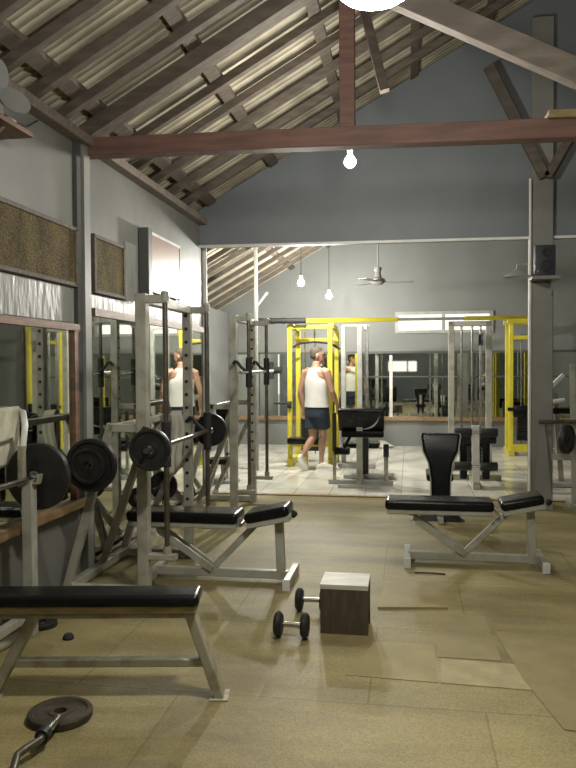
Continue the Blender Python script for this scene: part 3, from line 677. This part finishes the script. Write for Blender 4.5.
def dumbbell(x0, x1, y, label):
    t = thing('dumbbell', label, 'dumbbell', ((x0 + x1) / 2, y, 0), 'black dumbbells beside the wooden box')
    b = NB(); tube(b, [(x0 - .02, y, .068), (x1 + .02, y, .068)], .014, 16); obj('handle', b, M['chrome'], t)
    for x in (x0, x1):
        b = NB(); h = .021
        lathe(b, [(.0, -h - .004), (.02, -h - .004), (.024, -h), (.052, -h), (.064, -h * .55), (.068, 0), (.064, h * .55), (.052, h), (.024, h), (.02, h + .004), (0, h + .004)], (x, y, .068), (1, 0, 0), 28); obj('head', b, M['iron'], t)
    return t
d = dumbbell(-.695, -.552, 3.86, 'black dumbbell in front, wholly visible beside the wooden box')
dup(d, (-.5735, 4.29, 0), 'black dumbbell partly hidden behind the wooden box')

M['mata'] = mat('tan_mat', (.29, .243, .108), .65, 0, .2, 5, .3, 120)
M['matb'] = mat('pale_mat', (.36, .31, .16), .65, 0, .22, 9, .3, 120)
M['matc'] = mat('brown_mat', (.255, .212, .095), .65, 0, .2, 5, .3, 120)
def mat_obj(label, pts, z0, h, m):
    b = NB(); prism(b, [(x, y, z0) for x, y in pts], (0, 0, h))
    tag(obj('floor_mat', b, M[m], None, (pts[0][0], pts[0][1], z0), smooth=False), label, 'mat')
mat_obj('small tan mat with a raised dark edge just right of the wooden box', [(-.19, 4.385), (.22, 4.44), (.20, 4.95), (-.16, 4.93)], 0, .014, 'mata')
mat_obj('pale rectangular mat patch in the middle of the lower right floor', [(.14, 3.40), (.53, 3.38), (.58, 3.66), (.15, 3.68)], 0, .004, 'matb')
mat_obj('wide brown mat at the right edge with a cut corner', [(.60, 3.03), (1.5, 2.98), (1.5, 4.0), (.45, 4.1), (.51, 3.5)], 0, .005, 'matc')
mat_obj('brown mat behind the pale patch, left of the wide brown mat', [(.13, 3.70), (.44, 3.70), (.42, 4.34), (.16, 4.36)], 0, .003, 'matc')
mat_obj('tan mat strip between the wooden box and the pale patch', [(-.30, 3.42), (.125, 3.40), (.12, 3.86), (-.18, 3.86)], 0, .003, 'mata')
b = NB(); tube(b, [(.03, 5.18, .006), (.10, 5.17, .010), (.16, 5.185, .006), (.24, 5.17, .006)], .006, 8)
tag(obj('twig', b, M['boxside'], None, (.1, 5.18, 0)), 'thin dark scrap of edging on the floor under the right bench', 'scrap')

# ------------------------------------------------------------------ yellow cable crossover
t = thing('cable_crossover', 'yellow two tower cable crossover machine along the back', 'cable machine', (0, 11, 0))
Y = M['yellow']
def ypost(x, y, z0, z1, w=.066): 
    b = NB(); bar(b, (x, y, z0), (x, y, z1), w, w, V((0, 1, 0))); obj('upright', b, Y, t)
for x, y in ((-1.72, 10.6), (-1.13, 10.6), (-1.68, 11.15), (-1.09, 11.15)): ypost(x, y, 0, 2.03 if y < 11 else 1.97)
for y, z in ((10.6, 2.0), (11.15, 1.83)):
    b = NB(); bar(b, (-1.74, y, z), (-1.07, y, z), .055, .055); obj('cross_rail', b, Y, t)
for x in (-1.70, -1.11):
    b = NB(); bar(b, (x, 10.45, .05), (x, 11.25, .05), .08, .09); obj('foot', b, Y, t)
    b = NB(); bar(b, (x, 10.55, 2.02), (x, 11.2, 2.0), .06, .06); obj('depth_rail', b, Y, t)
b = NB(); bar(b, (-1.7, 10.62, .30), (-1.12, 10.62, .30), .06, .06); obj('cross_rail', b, Y, t)
def stack(x, y, w, z0, z1):
    b = NB(); n = int((z1 - z0) / .05)
    for k in range(n): rbox(b, x - w/2, x + w/2, y - .06, y + .06, z0 + k * .05, z0 + k * .05 + .045, .005, 1)
    obj('weight_stack', b, M['iron'], t)
    for dx in (-w * .3, w * .3):
        b = NB(); tube(b, [(x + dx, y, .1), (x + dx, y, 1.95)], .011, 10); obj('guide_rod', b, M['chrome'], t)
stack(-1.50, 11.15, .26, .15, .75)
b = NB(); rbox(b, -1.72, -1.22, 10.30, 10.56, .33, .42, .03, 3); obj('seat', b, M['black'], t)
b = NB(); bar(b, (-1.47, 10.43, 0), (-1.47, 10.43, .34), .07, .07, V((0, 1, 0))); obj('seat_post', b, Y, t)
b = NB(); tube(b, [(-1.72, 10.75, 1.70), (-1.60, 10.75, 1.77), (-1.38, 10.75, 1.79), (-1.15, 10.75, 1.77), (-1.0, 10.75, 1.68)], .016, 12); obj('pulldown_bar', b, M['rubber'], t)
b = NB(); tube(b, [(-1.38, 10.75, 1.79), (-1.38, 10.75, 2.0)], .005, 8); obj('cable', b, M['rubber'], t)
# small roller pad on the left
b = NB(); tube(b, [(-1.95, 10.55, .90), (-1.70, 10.58, .90)], .014, 12); lathe(b, [(0, -.03), (.05, -.03), (.05, .03), (0, .03)], (-1.72, 10.55, .88), (1, 0, 0), 16); obj('side_lever', b, M['rubber'], t)
b = NB(); tube(b, [(-2.0, 10.5, 1.38), (-1.82, 10.5, 1.38)], .05, 16); tube(b, [(-1.98, 10.5, 1.25), (-1.98, 10.5, 1.5)], .045, 16); obj('roller_pad', b, M['rubber'], t)
# overhead beam in painted lengths
def beam(n, p0, p1, w, m): 
    b = NB(); bar(b, p0, p1, w, w); obj(n, b, M[m], t)
PA = V((-1.76, 10.6, 2.09)); PB = V((1.95, 12.4, 2.20))
def lp(k): return PA + (PB - PA) * k
beam('overhead_beam', lp(.04), lp(.42), .065, 'yellow'); beam('overhead_beam', lp(.42), lp(.70), .045, 'greysteel'); beam('overhead_beam', lp(.70), lp(1.0), .065, 'yellow')
b = NB(); tube(b, [(-2.16, 10.46, 2.09), (-1.46, 10.46, 2.085)], .04, 16); obj('padded_grip', b, M['rubber'], t)
b = NB()
for q in (-2.12, -1.95, -1.78, -1.60): lathe(b, [(0, -.015), (.046, -.015), (.046, .015), (0, .015)], (q, 10.46, 2.087), (1, 0, 0), 16)
obj('grip_ring', b, M['iron'], t)
for x in (1.58, 2.15):
    for y in (12.15, 12.6): ypost(x, y, 0, 2.12)
for y in (12.15, 12.6):
    b = NB(); bar(b, (1.52, y, 2.13), (2.2, y, 2.13), .07, .07); obj('cross_rail', b, Y, t)
b = NB(); bar(b, (1.58, 12.15, 1.87), (2.15, 12.15, 1.87), .06, .06); obj('cross_rail', b, Y, t)
b = NB(); bar(b, (1.58, 12.15, .12), (2.15, 12.15, .12), .10, .12); obj('cross_rail', b, Y, t)
for x in (1.58, 2.15):
    b = NB(); bar(b, (x, 12.05, .05), (x, 12.7, .05), .09, .09); obj('foot', b, Y, t)
stack(1.87, 12.38, .34, .22, .82)
b = NB(); rbox(b, 1.60, 2.12, 12.0, 12.1, .62, .80, .02, 2); tube(b, [(1.52, 12.05, .74), (1.62, 12.05, .74)], .03, 12); obj('arm_pad', b, M['black'], t)

# grey cable station in front of the crossover's right half
t = thing('cable_station', 'grey cable station of slim posts right of the walking man', 'cable machine', (-.72, 10.5, 0))
for x, w, m in ((-.93, .065, 'greysteel'), (-.70, .07, 'greysteel'), (-.60, .045, 'chrome')):
    b = NB(); bar(b, (x, 10.5, .03), (x, 10.5, 2.0), w, w, V((0, 1, 0))); obj('post', b, M[m], t)
b = NB(); bar(b, (-1.0, 10.5, .03), (-.5, 10.5, .03), .3, .06); obj('base_plate', b, M['greysteel'], t)
b = NB(); lathe(b, [(0, -.02), (.045, -.02), (.035, 0), (.045, .02), (0, .02)], (-.62, 10.44, 1.97), (1, 0, 0), 18); obj('pulley', b, M['white'], t)
b = NB(); bar(b, (-.95, 10.5, 2.005), (-.56, 10.5, 2.005), .04, .03); obj('top_plate', b, M['greysteel'], t)

# grey tall frame
t = thing('pulldown_machine', 'tall grey cable frame with thin rods in front of the far mirror', 'cable machine', (.8, 10.3, 0))
for x in (.555, 1.05):
    b = NB(); bar(b, (x, 10.3, 0), (x, 10.3, 2.03), .08, .07, V((0, 1, 0))); obj('upright', b, M['steel'], t)
b = NB(); bar(b, (.52, 10.3, 2.0), (1.09, 10.3, 2.0), .07, .07); obj('top_rail', b, M['steel'], t)
for x, z0 in ((.69, .3), (.83, .3), (.94, .3)):
    b = NB(); tube(b, [(x, 10.3, z0), (x, 10.3, 1.97)], .016, 12); obj('guide_rod', b, M['chrome'], t)
b = NB()
for k in range(9): rbox(b, .68, .96, 10.24, 10.36, .12 + k * .05, .165 + k * .05, .005, 1)
obj('weight_stack', b, M['iron'], t)
b = NB(); lathe(b, [(0, -.03), (.085, -.03), (.07, 0), (.085, .03), (0, .03)], (.935, 10.24, 1.78), (1, 0, .0), 24); obj('pulley', b, M['speaker'], t)
b = NB(); bar(b, (.80, 9.9, .04), (.80, 10.75, .04), .07, .07); bar(b, (.48, 10.3, .04), (1.12, 10.3, .04), .07, .08); obj('base_rail', b, M['steel'], t)

# leg machine in front of it
t = thing('leg_curl_machine', 'leg machine with black foam rollers behind the right bench', 'leg machine', (.76, 8.95, 0))
b = NB(); bar(b, (.765, 8.9, 0), (.755, 8.9, .73), .085, .07, V((0, 1, 0))); obj('post', b, M['steelw'], t)
for z, yy in ((.655, 8.86), (.56, 9.02), (.26, 8.86)):
    for s in (-1, 1):
        b = NB(); lathe(b, [(0, .05), (.045, .05), (.052, .06), (.052, .235), (.045, .245), (0, .245)], (.76, yy, z), (s, 0, 0), 20); obj('foam_roller', b, M['rubber'], t)
    b = NB(); tube(b, [(.62, yy, z), (.90, yy, z)], .014, 10); obj('roller_axle', b, M['chrome'], t)
b = NB(); rbox(b, .60, .92, 9.08, 9.5, .46, .53, .03, 3); obj('seat', b, M['black'], t)
for x in (.63, .89):
    b = NB(); rbox(b, x - .045, x + .045, 9.0, 9.08, .08, .56, .02, 2); obj('side_pad', b, M['black'], t)
b = NB(); bar(b, (.48, 9.5, .035), (1.12, 9.5, .035), .07, .07); bar(b, (.765, 8.75, .03), (.765, 9.5, .03), .07, .06); obj('base_rail', b, M['rust'], t)

# preacher machine
t = thing('preacher_machine', 'arm curl machine with a big black slanted pad beside the man', 'curl machine', (-.6, 8.95, 0))
m = Matrix.Translation((-.58, 8.92, .79)) @ Matrix.Rotation(math.radians(-62), 4, 'X')
b = NB(); rbox(b, -.275, .275, -.15, .15, -.035, .035, .025, 4, m); pad = obj('arm_pad', b, M['black'], t)
b = NB(); pts = []
for k in range(13):
    q = k / 12 * PI / 2; pts.append((.02 + .20 * math.sin(q), .11 - .22 * (1 - math.cos(q)), -.0355))
for (a, c) in zip(pts, pts[1:]):
    i = pts.index(a); w0 = .014 * math.sin(PI * (i + .6) / 13); w1 = .014 * math.sin(PI * (i + 1.6) / 13)
    vs = [V((a[0], a[1] - w0, a[2])), V((c[0], c[1] - w1, c[2])), V((c[0], c[1] + w1, c[2])), V((a[0], a[1] + w0, a[2]))]
    prism(b, [m @ v for v in vs], m.to_3x3() @ V((0, 0, -.002)))
obj('curved_stripe', b, M['white'], pad, smooth=False)
b = NB(); rbox(b, -.82, -.31, 8.90, 9.02, .575, .655, .025, 3); obj('lower_pad', b, M['black'], t)
b = NB(); bar(b, (-.60, 8.95, .03), (-.60, 8.95, .70), .075, .075, V((0, 1, 0))); obj('post', b, M['steel'], t)
b = NB(); rbox(b, -.57, -.50, 9.0, 9.1, .12, .56, .01, 2); obj('stack_cover', b, M['iron'], t)
b = NB(); bar(b, (-.91, 8.98, .40), (-.91, 8.98, .87), .045, .05, V((0, 1, 0))); obj('side_bar', b, M['rubber'], t)
b = NB(); rbox(b, -.91, -.72, 8.92, 9.04, .36, .45, .02, 2); tube(b, [(-.80, 8.98, .42), (-.72, 8.98, .58)], .02, 10); obj('elbow_rest', b, M['black'], t)
b = NB(); bar(b, (-.91, 8.98, .02), (-.91, 8.98, .40), .04, .04, V((0, 1, 0))); obj('side_leg', b, M['chrome'], t)
b = NB(); tube(b, [(-.285, 8.98, .02), (-.285, 8.98, .36)], .027, 14); sl = obj('side_leg', b, M['chrome'], t)
b = NB(); tube(b, [(-.285, 8.98, .34), (-.285, 8.98, .49)], .034, 14); obj('grip', b, M['rubber'], sl)
b = NB(); bar(b, (-.98, 8.98, .025), (-.20, 8.98, .025), .06, .05); obj('base_rail', b, M['greysteel'], t)
b = NB(); bar(b, (-.84, 8.70, .02), (-.34, 8.70, .02), .07, .04); obj('base_rail', b, M['greysteel'], t)
b = NB(); bar(b, (-.60, 8.70, .03), (-.60, 9.5, .03), .06, .05); bar(b, (-.84, 9.5, .03), (-.20, 9.5, .03), .2, .04); obj('base_rail', b, M['greysteel'], t)
b = NB(); rbox(b, -.84, -.38, 9.28, 9.6, .40, .47, .03, 3); bar(b, (-.6, 9.44, .04), (-.6, 9.44, .41), .06, .06, V((0, 1, 0))); obj('seat', b, M['black'], t)

# upright tapered back pad bench
t = thing('incline_bench', 'upright bench with a tapered black back pad behind the right bench', 'bench', (.28, 7.0, 0))
b = NB()
prof = [(.82, .165, .06), (.80, .175, .05), (.66, .155, .03), (.55, .105, .015), (.40, .085, 0), (.25, .082, -.015), (.20, .09, -.02), (.18, .085, -.022)]
def padring(z, hw, dy, c, rr=.022):
    return [(.275 + s * w, 6.86 + dy + q, z) for s, w, q in ((-1, hw - rr, -.04), (1, hw - rr, -.04), (1, hw, -.02), (1, hw, .02), (1, hw - rr, .04), (-1, hw - rr, .04), (-1, hw, .02), (-1, hw, -.02))]
rings = [[b.verts.new(p) for p in padring(z, hw, dy, 0)] for z, hw, dy in reversed(prof)]
ringbridge(b, rings); pad = obj('back_pad', b, M['black'], t)
for s in (-1, 1):
    b = NB(); tube(b, [(.275 + s * (hw + .004), 6.86 + dy - .028, z) for z, hw, dy in prof], .006, 8); obj('piping', b, M['greysteel'], pad)
b = NB(); bar(b, (.275, 6.93, .02), (.275, 6.96, .66), .06, .05, V((0, 1, 0))); obj('post', b, M['steel'], t)
b = NB(); rbox(b, .15, .40, 6.98, 7.42, .36, .43, .03, 3); obj('seat', b, M['black'], t)
b = NB(); bar(b, (.275, 7.30, .02), (.275, 7.30, .37), .05, .05, V((0, 1, 0))); obj('seat_post', b, M['steel'], t)
b = NB(); bar(b, (.275, 6.80, .03), (.275, 7.5, .03), .05, .05); obj('base_rail', b, M['steel'], t)
b = NB(); prism(b, [(.09, 6.93, 0), (.50, 6.93, 0), (.42, 7.0, .055), (.09, 7.0, .055)], (0, .09, 0)); obj('foot_block', b, M['rubber'], t)

# black bench behind the far smith machine
t = thing('padded_machine', 'low black padded seat beyond the farther smith machine', 'bench', (-2.3, 8.95, 0))
m = Matrix.Translation((-2.26, 9.0, .74)) @ Matrix.Rotation(math.radians(12), 4, 'X')
b = NB(); rbox(b, -.13, .13, -.035, .035, -.19, .19, .03, 3, m); obj('back_pad', b, M['black'], t)
b = NB(); rbox(b, -2.46, -2.17, 8.72, 8.98, .24, .31, .03, 3); obj('seat', b, M['black'], t)
b = NB(); bar(b, (-2.28, 8.9, .02), (-2.28, 8.9, .25), .06, .06, V((0, 1, 0))); bar(b, (-2.28, 9.04, .02), (-2.28, 9.06, .7), .05, .05, V((0, 1, 0))); obj('post', b, M['steel'], t)
b = NB(); bar(b, (-2.44, 8.9, .02), (-2.10, 8.9, .02), .22, .035); obj('base_plate', b, M['greysteel'], t)

# rack right of the pillar
t = thing('barbell_rack', 'dark bar rack at the right edge beyond the pillar', 'rack', (1.8, 7.7, 0))
b = NB(); tube(b, [(1.255, 7.62, .878), (2.6, 7.62, .89)], .02, 14); obj('long_bar', b, M['darkrod'], t)
for x in (1.62, 2.4):
    b = NB(); bar(b, (x, 7.72, 0), (x - .04, 7.66, 1.45), .05, .05, V((0, 1, 0))); obj('upright', b, M['steel'], t)
b = NB(); bar(b, (1.40, 7.72, .52), (2.6, 7.72, .52), .06, .06); obj('lower_rail', b, M['steel'], t)
b = NB(); tube(b, [(1.50, 7.50, .72), (1.62, 7.68, .72)], .016, 12); obj('plate_peg', b, M['iron'], t)
for x in (1.62, 2.4):
    b = NB(); bar(b, (x, 7.4, .03), (x, 8.0, .03), .06, .06); obj('foot', b, M['steel'], t)
plate('black plate on the lower rail of the rack right of the pillar', (1.50, 7.50, .72), (.8, -.55, 0), .145, .05)
t = thing('chrome_stand', 'small chrome exercise stand seen between the pillar and the right edge', 'machine', (1.75, 9.2, 0))
b = NB(); bar(b, (1.78, 9.2, 0), (1.70, 9.2, 1.1), .06, .06, V((0, 1, 0))); obj('post', b, M['chrome'], t)
b = NB(); bar(b, (1.60, 9.2, 1.12), (1.80, 9.2, 1.32), .06, .05); tube(b, [(1.58, 9.15, .98), (1.80, 9.15, 1.02)], .03, 12); obj('arm', b, M['steelw'], t)
b = NB(); rbox(b, 1.58, 1.90, 9.1, 9.35, .86, .93, .02, 2); obj('pad', b, M['black'], t)
b = NB(); bar(b, (1.55, 9.2, .03), (2.0, 9.2, .03), .35, .05); obj('base', b, M['greysteel'], t)
b = NB(); prism(b, [(1.215, 7.63, 0), (1.40, 7.63, 0), (1.335, 7.722, .86), (1.285, 7.722, .86)], (0, .012, 0))
tag(obj('leaning_board', b, M['column'], None, (1.33, 7.84, 0), smooth=False), 'tapered grey board leaning on the foot of the pillar', 'board')

# equipment beside and behind the camera, seen only in the mirrors
def find(n): return bpy.data.objects[n]
dup(find('preacher_machine'), (-1.1, .2, 0), 'arm curl machine seen only in the far mirror, near the dark rear wall')
dup(find('leg_curl_machine'), (.9, -1.8, 0), 'leg machine seen only in the far mirror, in front of the dark rear wall')
dup(find('pulldown_machine'), (2.3, -.5, 0), 'tall grey cable frame seen only in the far mirror')
dup(find('incline_bench'), (1.9, 2.6, 0), 'upright tapered bench seen only in the far mirror')
dup(find('smith_machine'), (-1.65, -1.0, 0), 'cream smith machine seen only in the far mirror, along the mirrored wall')

# white rag by the far wall
bm = NB(); n = 14; g = []
for i in range(n):
    row = []
    for j in range(n):
        u, v = i / (n - 1) - .5, j / (n - 1) - .5; r = math.hypot(u, v) * 2
        h = max(0, 1 - r) * .10 + .02 * math.sin(9 * u + 4 * v) * math.sin(11 * v) + .02
        row.append(bm.verts.new((-.50 + u * .42 + .02 * math.sin(7 * v), 13.08 + v * .26, max(.006, h))))
    g.append(row)
for A, B in zip(g, g[1:]):
    for j in range(n - 1): bm.faces.new((A[j], A[j+1], B[j+1], B[j]))
o = tag(obj('rag', bm, M['cloth'], None, (-.5, 13.08, 0), ang=80), 'crumpled pale rag on the tiles at the foot of the far wall', 'rag')
o.modifiers.new('thick', 'SOLIDIFY').thickness = .006

# ------------------------------------------------------------------ the man
def loft(bm, rings, ref=V((0, 1, 0)), seg=18):
    """rings: (centre, axis a * ra, axis b * rb) as (c, av, bv)"""
    R = []
    for c, av, bv in rings: R.append([bm.verts.new(V(c) + av * math.cos(2*PI*k/seg) + bv * math.sin(2*PI*k/seg)) for k in range(seg)])
    ringbridge(bm, R)

def limb(bm, pts, rad, ref, seg=16):
    pts = [V(p) for p in pts]; rings = []
    for i, p in enumerate(pts):
        d = (pts[min(i+1, len(pts)-1)] - pts[max(i-1, 0)]).normalized()
        b = (ref - d * ref.dot(d)).normalized(); a = b.cross(d)
        r = rad[i] if isinstance(rad[i], tuple) else (rad[i], rad[i])
        rings.append((p, a * r[0], b * r[1]))
    loft(bm, rings, seg=seg)

def blob(bm, c, r, mtx=None, sub=3):
    q = bmesh.ops.create_icosphere(bm, subdivisions=sub, radius=1)
    mm = Matrix.Translation(V(c)) @ (mtx if mtx else Matrix.Identity(4)) @ Matrix.Diagonal((*r, 1))
    bmesh.ops.transform(bm, matrix=mm, verts=q['verts'])

def fuse(name, bm, vox, m, parent, smooth=4):
    """one continuous skin from overlapping closed volumes"""
    bmesh.ops.recalc_face_normals(bm, faces=bm.faces)
    me = bpy.data.meshes.new('tmp'); bm.to_mesh(me); bm.free()
    o = bpy.data.objects.new('tmp', me); COL.objects.link(o)
    md = o.modifiers.new('r', 'REMESH'); md.mode = 'VOXEL'; md.voxel_size = vox
    if smooth:
        ms = o.modifiers.new('s', 'SMOOTH'); ms.iterations = smooth; ms.factor = .5
    dg = bpy.context.evaluated_depsgraph_get(); dg.update()
    e = bpy.data.meshes.new_from_object(o.evaluated_get(dg))
    bpy.data.objects.remove(o); bpy.data.meshes.remove(me)
    nb = bmesh.new(); nb.from_mesh(e); bpy.data.meshes.remove(e)
    return obj(name, nb, m, parent, ang=180)

C0 = V((-1.27, 10.13, 0))
fa = math.radians(33)
f = V((math.sin(fa), math.cos(fa), 0)); r = V((math.cos(fa), -math.sin(fa), 0)); up = V((0, 0, 1))
def W(rr, ff, z): return C0 + r * rr + f * ff + up * z
man = thing('person', 'man in a white vest and navy shorts walking away on the tiles', 'person', tuple(C0))
b = NB()
tor = [(.80, .0, .150, .105), (.86, .0, .170, .115), (.93, -.005, .168, .115), (1.02, 0, .148, .102), (1.12, .0, .158, .108), (1.22, .0, .178, .115), (1.30, -.005, .185, .112), (1.36, -.012, .170, .095), (1.395, -.015, .115, .075), (1.425, -.012, .066, .062), (1.46, -.004, .056, .058), (1.50, .006, .054, .057)]
loft(b, [(W(0, o, z), r * w, f * d) for z, o, w, d in tor], seg=24)
hy = math.radians(78)  # head turned to his right
hf = V((math.sin(hy), math.cos(hy), 0)); hr = V((math.cos(hy), -math.sin(hy), 0))
hc = W(.0, .015, 1.585)
hd = [(-.115, .035, .030, .040), (-.10, .03, .045, .055), (-.07, .022, .058, .075), (-.03, .008, .068, .090), (.01, .0, .074, .096), (.05, -.006, .075, .097), (.085, -.008, .064, .083), (.108, -.008, .040, .055), (.116, -.008, .018, .025)]
loft(b, [(hc + hf * o + up * z, hr * w, hf * d) for z, o, w, d in hd], seg=22)
hm = Matrix((( *hr, ), ( *hf, ), ( *up, ))).transposed().to_4x4()
blob(b, hc + hf * .10 + up * -.022, (.014, .022, .026), hm)          # nose
blob(b, hc + hf * .088 + up * -.065, (.024, .014, .008), hm); blob(b, hc + hf * .086 + up * -.079, (.022, .014, .009), hm)  # lips
blob(b, hc + hf * .082 + up * -.105, (.026, .02, .02), hm)           # chin
blob(b, hc + hf * .078 + up * .022, (.055, .022, .012), hm)          # brow
for s in (-1, 1): blob(b, hc + hr * (s * .076) + up * -.01 - hf * .005, (.011, .022, .034), hm)   # ears
# arms
sl, el, wl = W(-.195, -.01, 1.345), W(-.272, -.035, 1.07), W(-.285, .03, .84)
limb(b, [W(-.12, -.01, 1.37), sl, sl.lerp(el, .35), sl.lerp(el, .75), el, el.lerp(wl, .3), el.lerp(wl, .75), wl], [.055, .06, .052, .043, .039, .041, .030, .024], f)
sr, er, wr = W(.195, -.01, 1.345), W(.262, .015, 1.09), W(.268, .12, .90)
limb(b, [W(.12, -.01, 1.37), sr, sr.lerp(er, .35), sr.lerp(er, .75), er, er.lerp(wr, .3), er.lerp(wr, .75), wr], [.055, .06, .052, .043, .039, .041, .030, .024], f)
def hand(w, d, side):
    """d: direction of the fingers; side: unit vector across the palm toward the thumb"""
    d = d.normalized(); side = (side - d * side.dot(d)).normalized(); n = d.cross(side)
    limb(b, [w - d * .02, w + d * .02, w + d * .06, w + d * .092], [(.018, .024), (.017, .034), (.016, .040), (.013, .036)], side, 12)
    for k, (o, L) in enumerate(((.030, .072), (.010, .080), (-.011, .074), (-.030, .058))):
        p = w + d * .082 + side * o; q = p + d * L * .5 + n * .006; e = q + d * L * .42 + n * .022
        limb(b, [p, q, e], [.0095, .0088, .0072], side, 10)
    p = w + d * .03 + side * .028; q = p + d * .035 + side * .024 + n * .01; e = q + d * .032 + side * .006 + n * .012
    limb(b, [p, q, e], [.012, .0105, .0085], n, 10)
hand(wl, V((-.02, .02, -1)), f); hand(wr, V((.1, .15, -.95)) , f)
# legs: right foot planted, left heel raised behind
hl, kl, al = W(-.09, .0, .86), V((-1.325, 10.13, .455)), V((-1.478, 9.93, .165))
hr_, kr, ar = W(.09, 0, .86), V((-1.185, 10.17, .475)), V((-1.215, 10.15, .085))
limb(b, [hl, hl.lerp(kl, .3), hl.lerp(kl, .7), kl, kl.lerp(al, .28), kl.lerp(al, .7), al], [(.085, .085), (.08, .082), (.062, .064), (.052, .054), (.052, .058), (.034, .036), (.03, .036)], f)
limb(b, [hr_, hr_.lerp(kr, .3), hr_.lerp(kr, .7), kr, kr.lerp(ar, .28) - f * .012, kr.lerp(ar, .7), ar], [(.085, .085), (.08, .082), (.062, .064), (.052, .054), (.052, .058), (.034, .036), (.03, .036)], f)
body = fuse('body', b, .0055, M['skin'], man)
# hair: close crop over skull
b = NB()
loft(b, [(hc + hf * o + up * z, hr * w, hf * d) for z, o, w, d in [(-.045, -.028, .056, .060), (-.01, -.022, .070, .075), (.02, -.014, .0755, .086), (.055, -.01, .0765, .0945), (.09, -.01, .0655, .084), (.110, -.01, .042, .056), (.1185, -.01, .018, .024)]], seg=24)
obj('hair', b, M['hair'], man, ang=80)
for s in (-1, 1):
    b = NB(); blob(b, hc + hf * .089 + hr * (s * .030) + up * .0, (.011, .007, .007), hm, 2); obj('eye', b, M['rubber'], man)
# vest
b = NB()
ve = [(.875, 0, .192, .138), (.90, 0, .190, .136), (1.00, .0, .180, .128), (1.10, .0, .182, .128), (1.19, .0, .190, .130), (1.245, -.002, .184, .128), (1.29, -.006, .158, .124), (1.34, -.012, .140, .110), (1.385, -.015, .118, .090), (1.41, -.015, .095, .074)]
loft(b, [(W(0, o, z), r * w, f * d) for z, o, w, d in ve], seg=32)
vest = obj('vest', b, M['vest'], man, ang=80)
b = NB(); loft(b, [(W(0, 0, z), r * w, f * d) for z, w, d in ((.872, .193, .139), (.882, .195, .141), (.892, .192, .138))], seg=32); obj('hem', b, M['vest'], vest)
# shorts
b = NB()
loft(b, [(W(0, 0, z), r * w, f * d) for z, w, d in ((.885, .172, .122), (.84, .182, .130), (.78, .188, .136), (.73, .180, .132))], seg=28)
for hh, kk in ((hl, kl), (hr_, kr)):
    limb(b, [hh, hh.lerp(kk, .35), hh.lerp(kk, .72)], [(.10, .105), (.105, .108), (.107, .108)], f, 20)
obj_s = fuse('shorts', b, .009, M['shorts'], man, 6)
# shoes
def shoe(heel, toe, sole, nm='shoe'):
    d = (toe - heel); L = d.length; d.normalize(); u = (sole - d * sole.dot(d)).normalized(); s = d.cross(u)
    b = NB(); rg = []
    for q, w, h in ((-.03, .026, .05), (.03, .034, .085), (.08, .034, .098), (.14, .036, .075), (.20, .045, .05), (.25, .042, .04), (.285, .022, .025)):
        q = q * L / .26; rg.append((heel + d * q + u * (h / 2 + .012), s * w, u * (h / 2)))
    loft(b, rg, seg=18); so = obj(nm, b, M['shoe'], man, ang=70)
    b = NB(); pts = []
    out = [(-.035, .0), (-.02, .026), (.04, .036), (.12, .035), (.20, .046), (.26, .036), (.29, .0), (.26, -.036), (.20, -.046), (.12, -.035), (.04, -.036), (-.02, -.026)]
    prism(b, [heel + d * (x * L / .26) + s * w for x, w in out], u * .024); obj('sole', b, M['white'], so)
shoe(V((-1.25, 10.12, .0)), V((-1.25, 10.12, 0)) + V((.98, .12, 0)).normalized() * .27, up)
toe = V((-1.432, 10.035, .012)); heel = V((-1.482, 9.905, .185))
dd = (toe - heel).normalized()
shoe(heel, toe, V((.45, 1.0, .85)))

# ------------------------------------------------------------------ outside ground, light, camera
S('ground', M['concrete'], 'pale ground outside the building', 'ground', -12, 14, -14, 24, -.4, -.15)
w = bpy.data.worlds.new('World'); SC.world = w; w.use_nodes = True
bg = w.node_tree.nodes['Background']; bg.inputs['Color'].default_value = (1.0, .98, .86, 1); bg.inputs['Strength'].default_value = 1.6

cam = bpy.data.cameras.new('Camera'); co = bpy.data.objects.new('Camera', cam); COL.objects.link(co); SC.camera = co
F = 740.0
cam.sensor_fit = 'VERTICAL'; cam.sensor_height = 36.0; cam.lens = 36.0 * F / 768
cam.clip_start = .05; cam.clip_end = 200
yaw = math.atan((410 - 288) / F); pitch = -math.atan((384 - 365) / F * math.cos(yaw)); roll = -.005
fw = V((-math.sin(yaw) * math.cos(pitch), math.cos(yaw) * math.cos(pitch), math.sin(pitch)))
rt = V((math.cos(yaw), math.sin(yaw), 0)); uu = rt.cross(fw)
c, s = math.cos(roll), math.sin(roll)
r2 = rt * c + uu * s; u2 = uu * c - rt * s
co.matrix_world = Matrix(((r2.x, u2.x, -fw.x, 0), (r2.y, u2.y, -fw.y, 0), (r2.z, u2.z, -fw.z, 1.45), (0, 0, 0, 1)))

vs = SC.view_settings
vs.view_transform = 'Standard'; vs.look = 'None'; vs.gamma = 1; vs.use_curve_mapping = False; vs.exposure = 0
SC.cycles.max_bounces = 10; SC.cycles.diffuse_bounces = 5; SC.cycles.glossy_bounces = 6; SC.cycles.transmission_bounces = 6
SC.cycles.sample_clamp_indirect = 6
SC.cycles.caustics_reflective = False; SC.cycles.caustics_refractive = False
SC.cycles.use_denoising = True
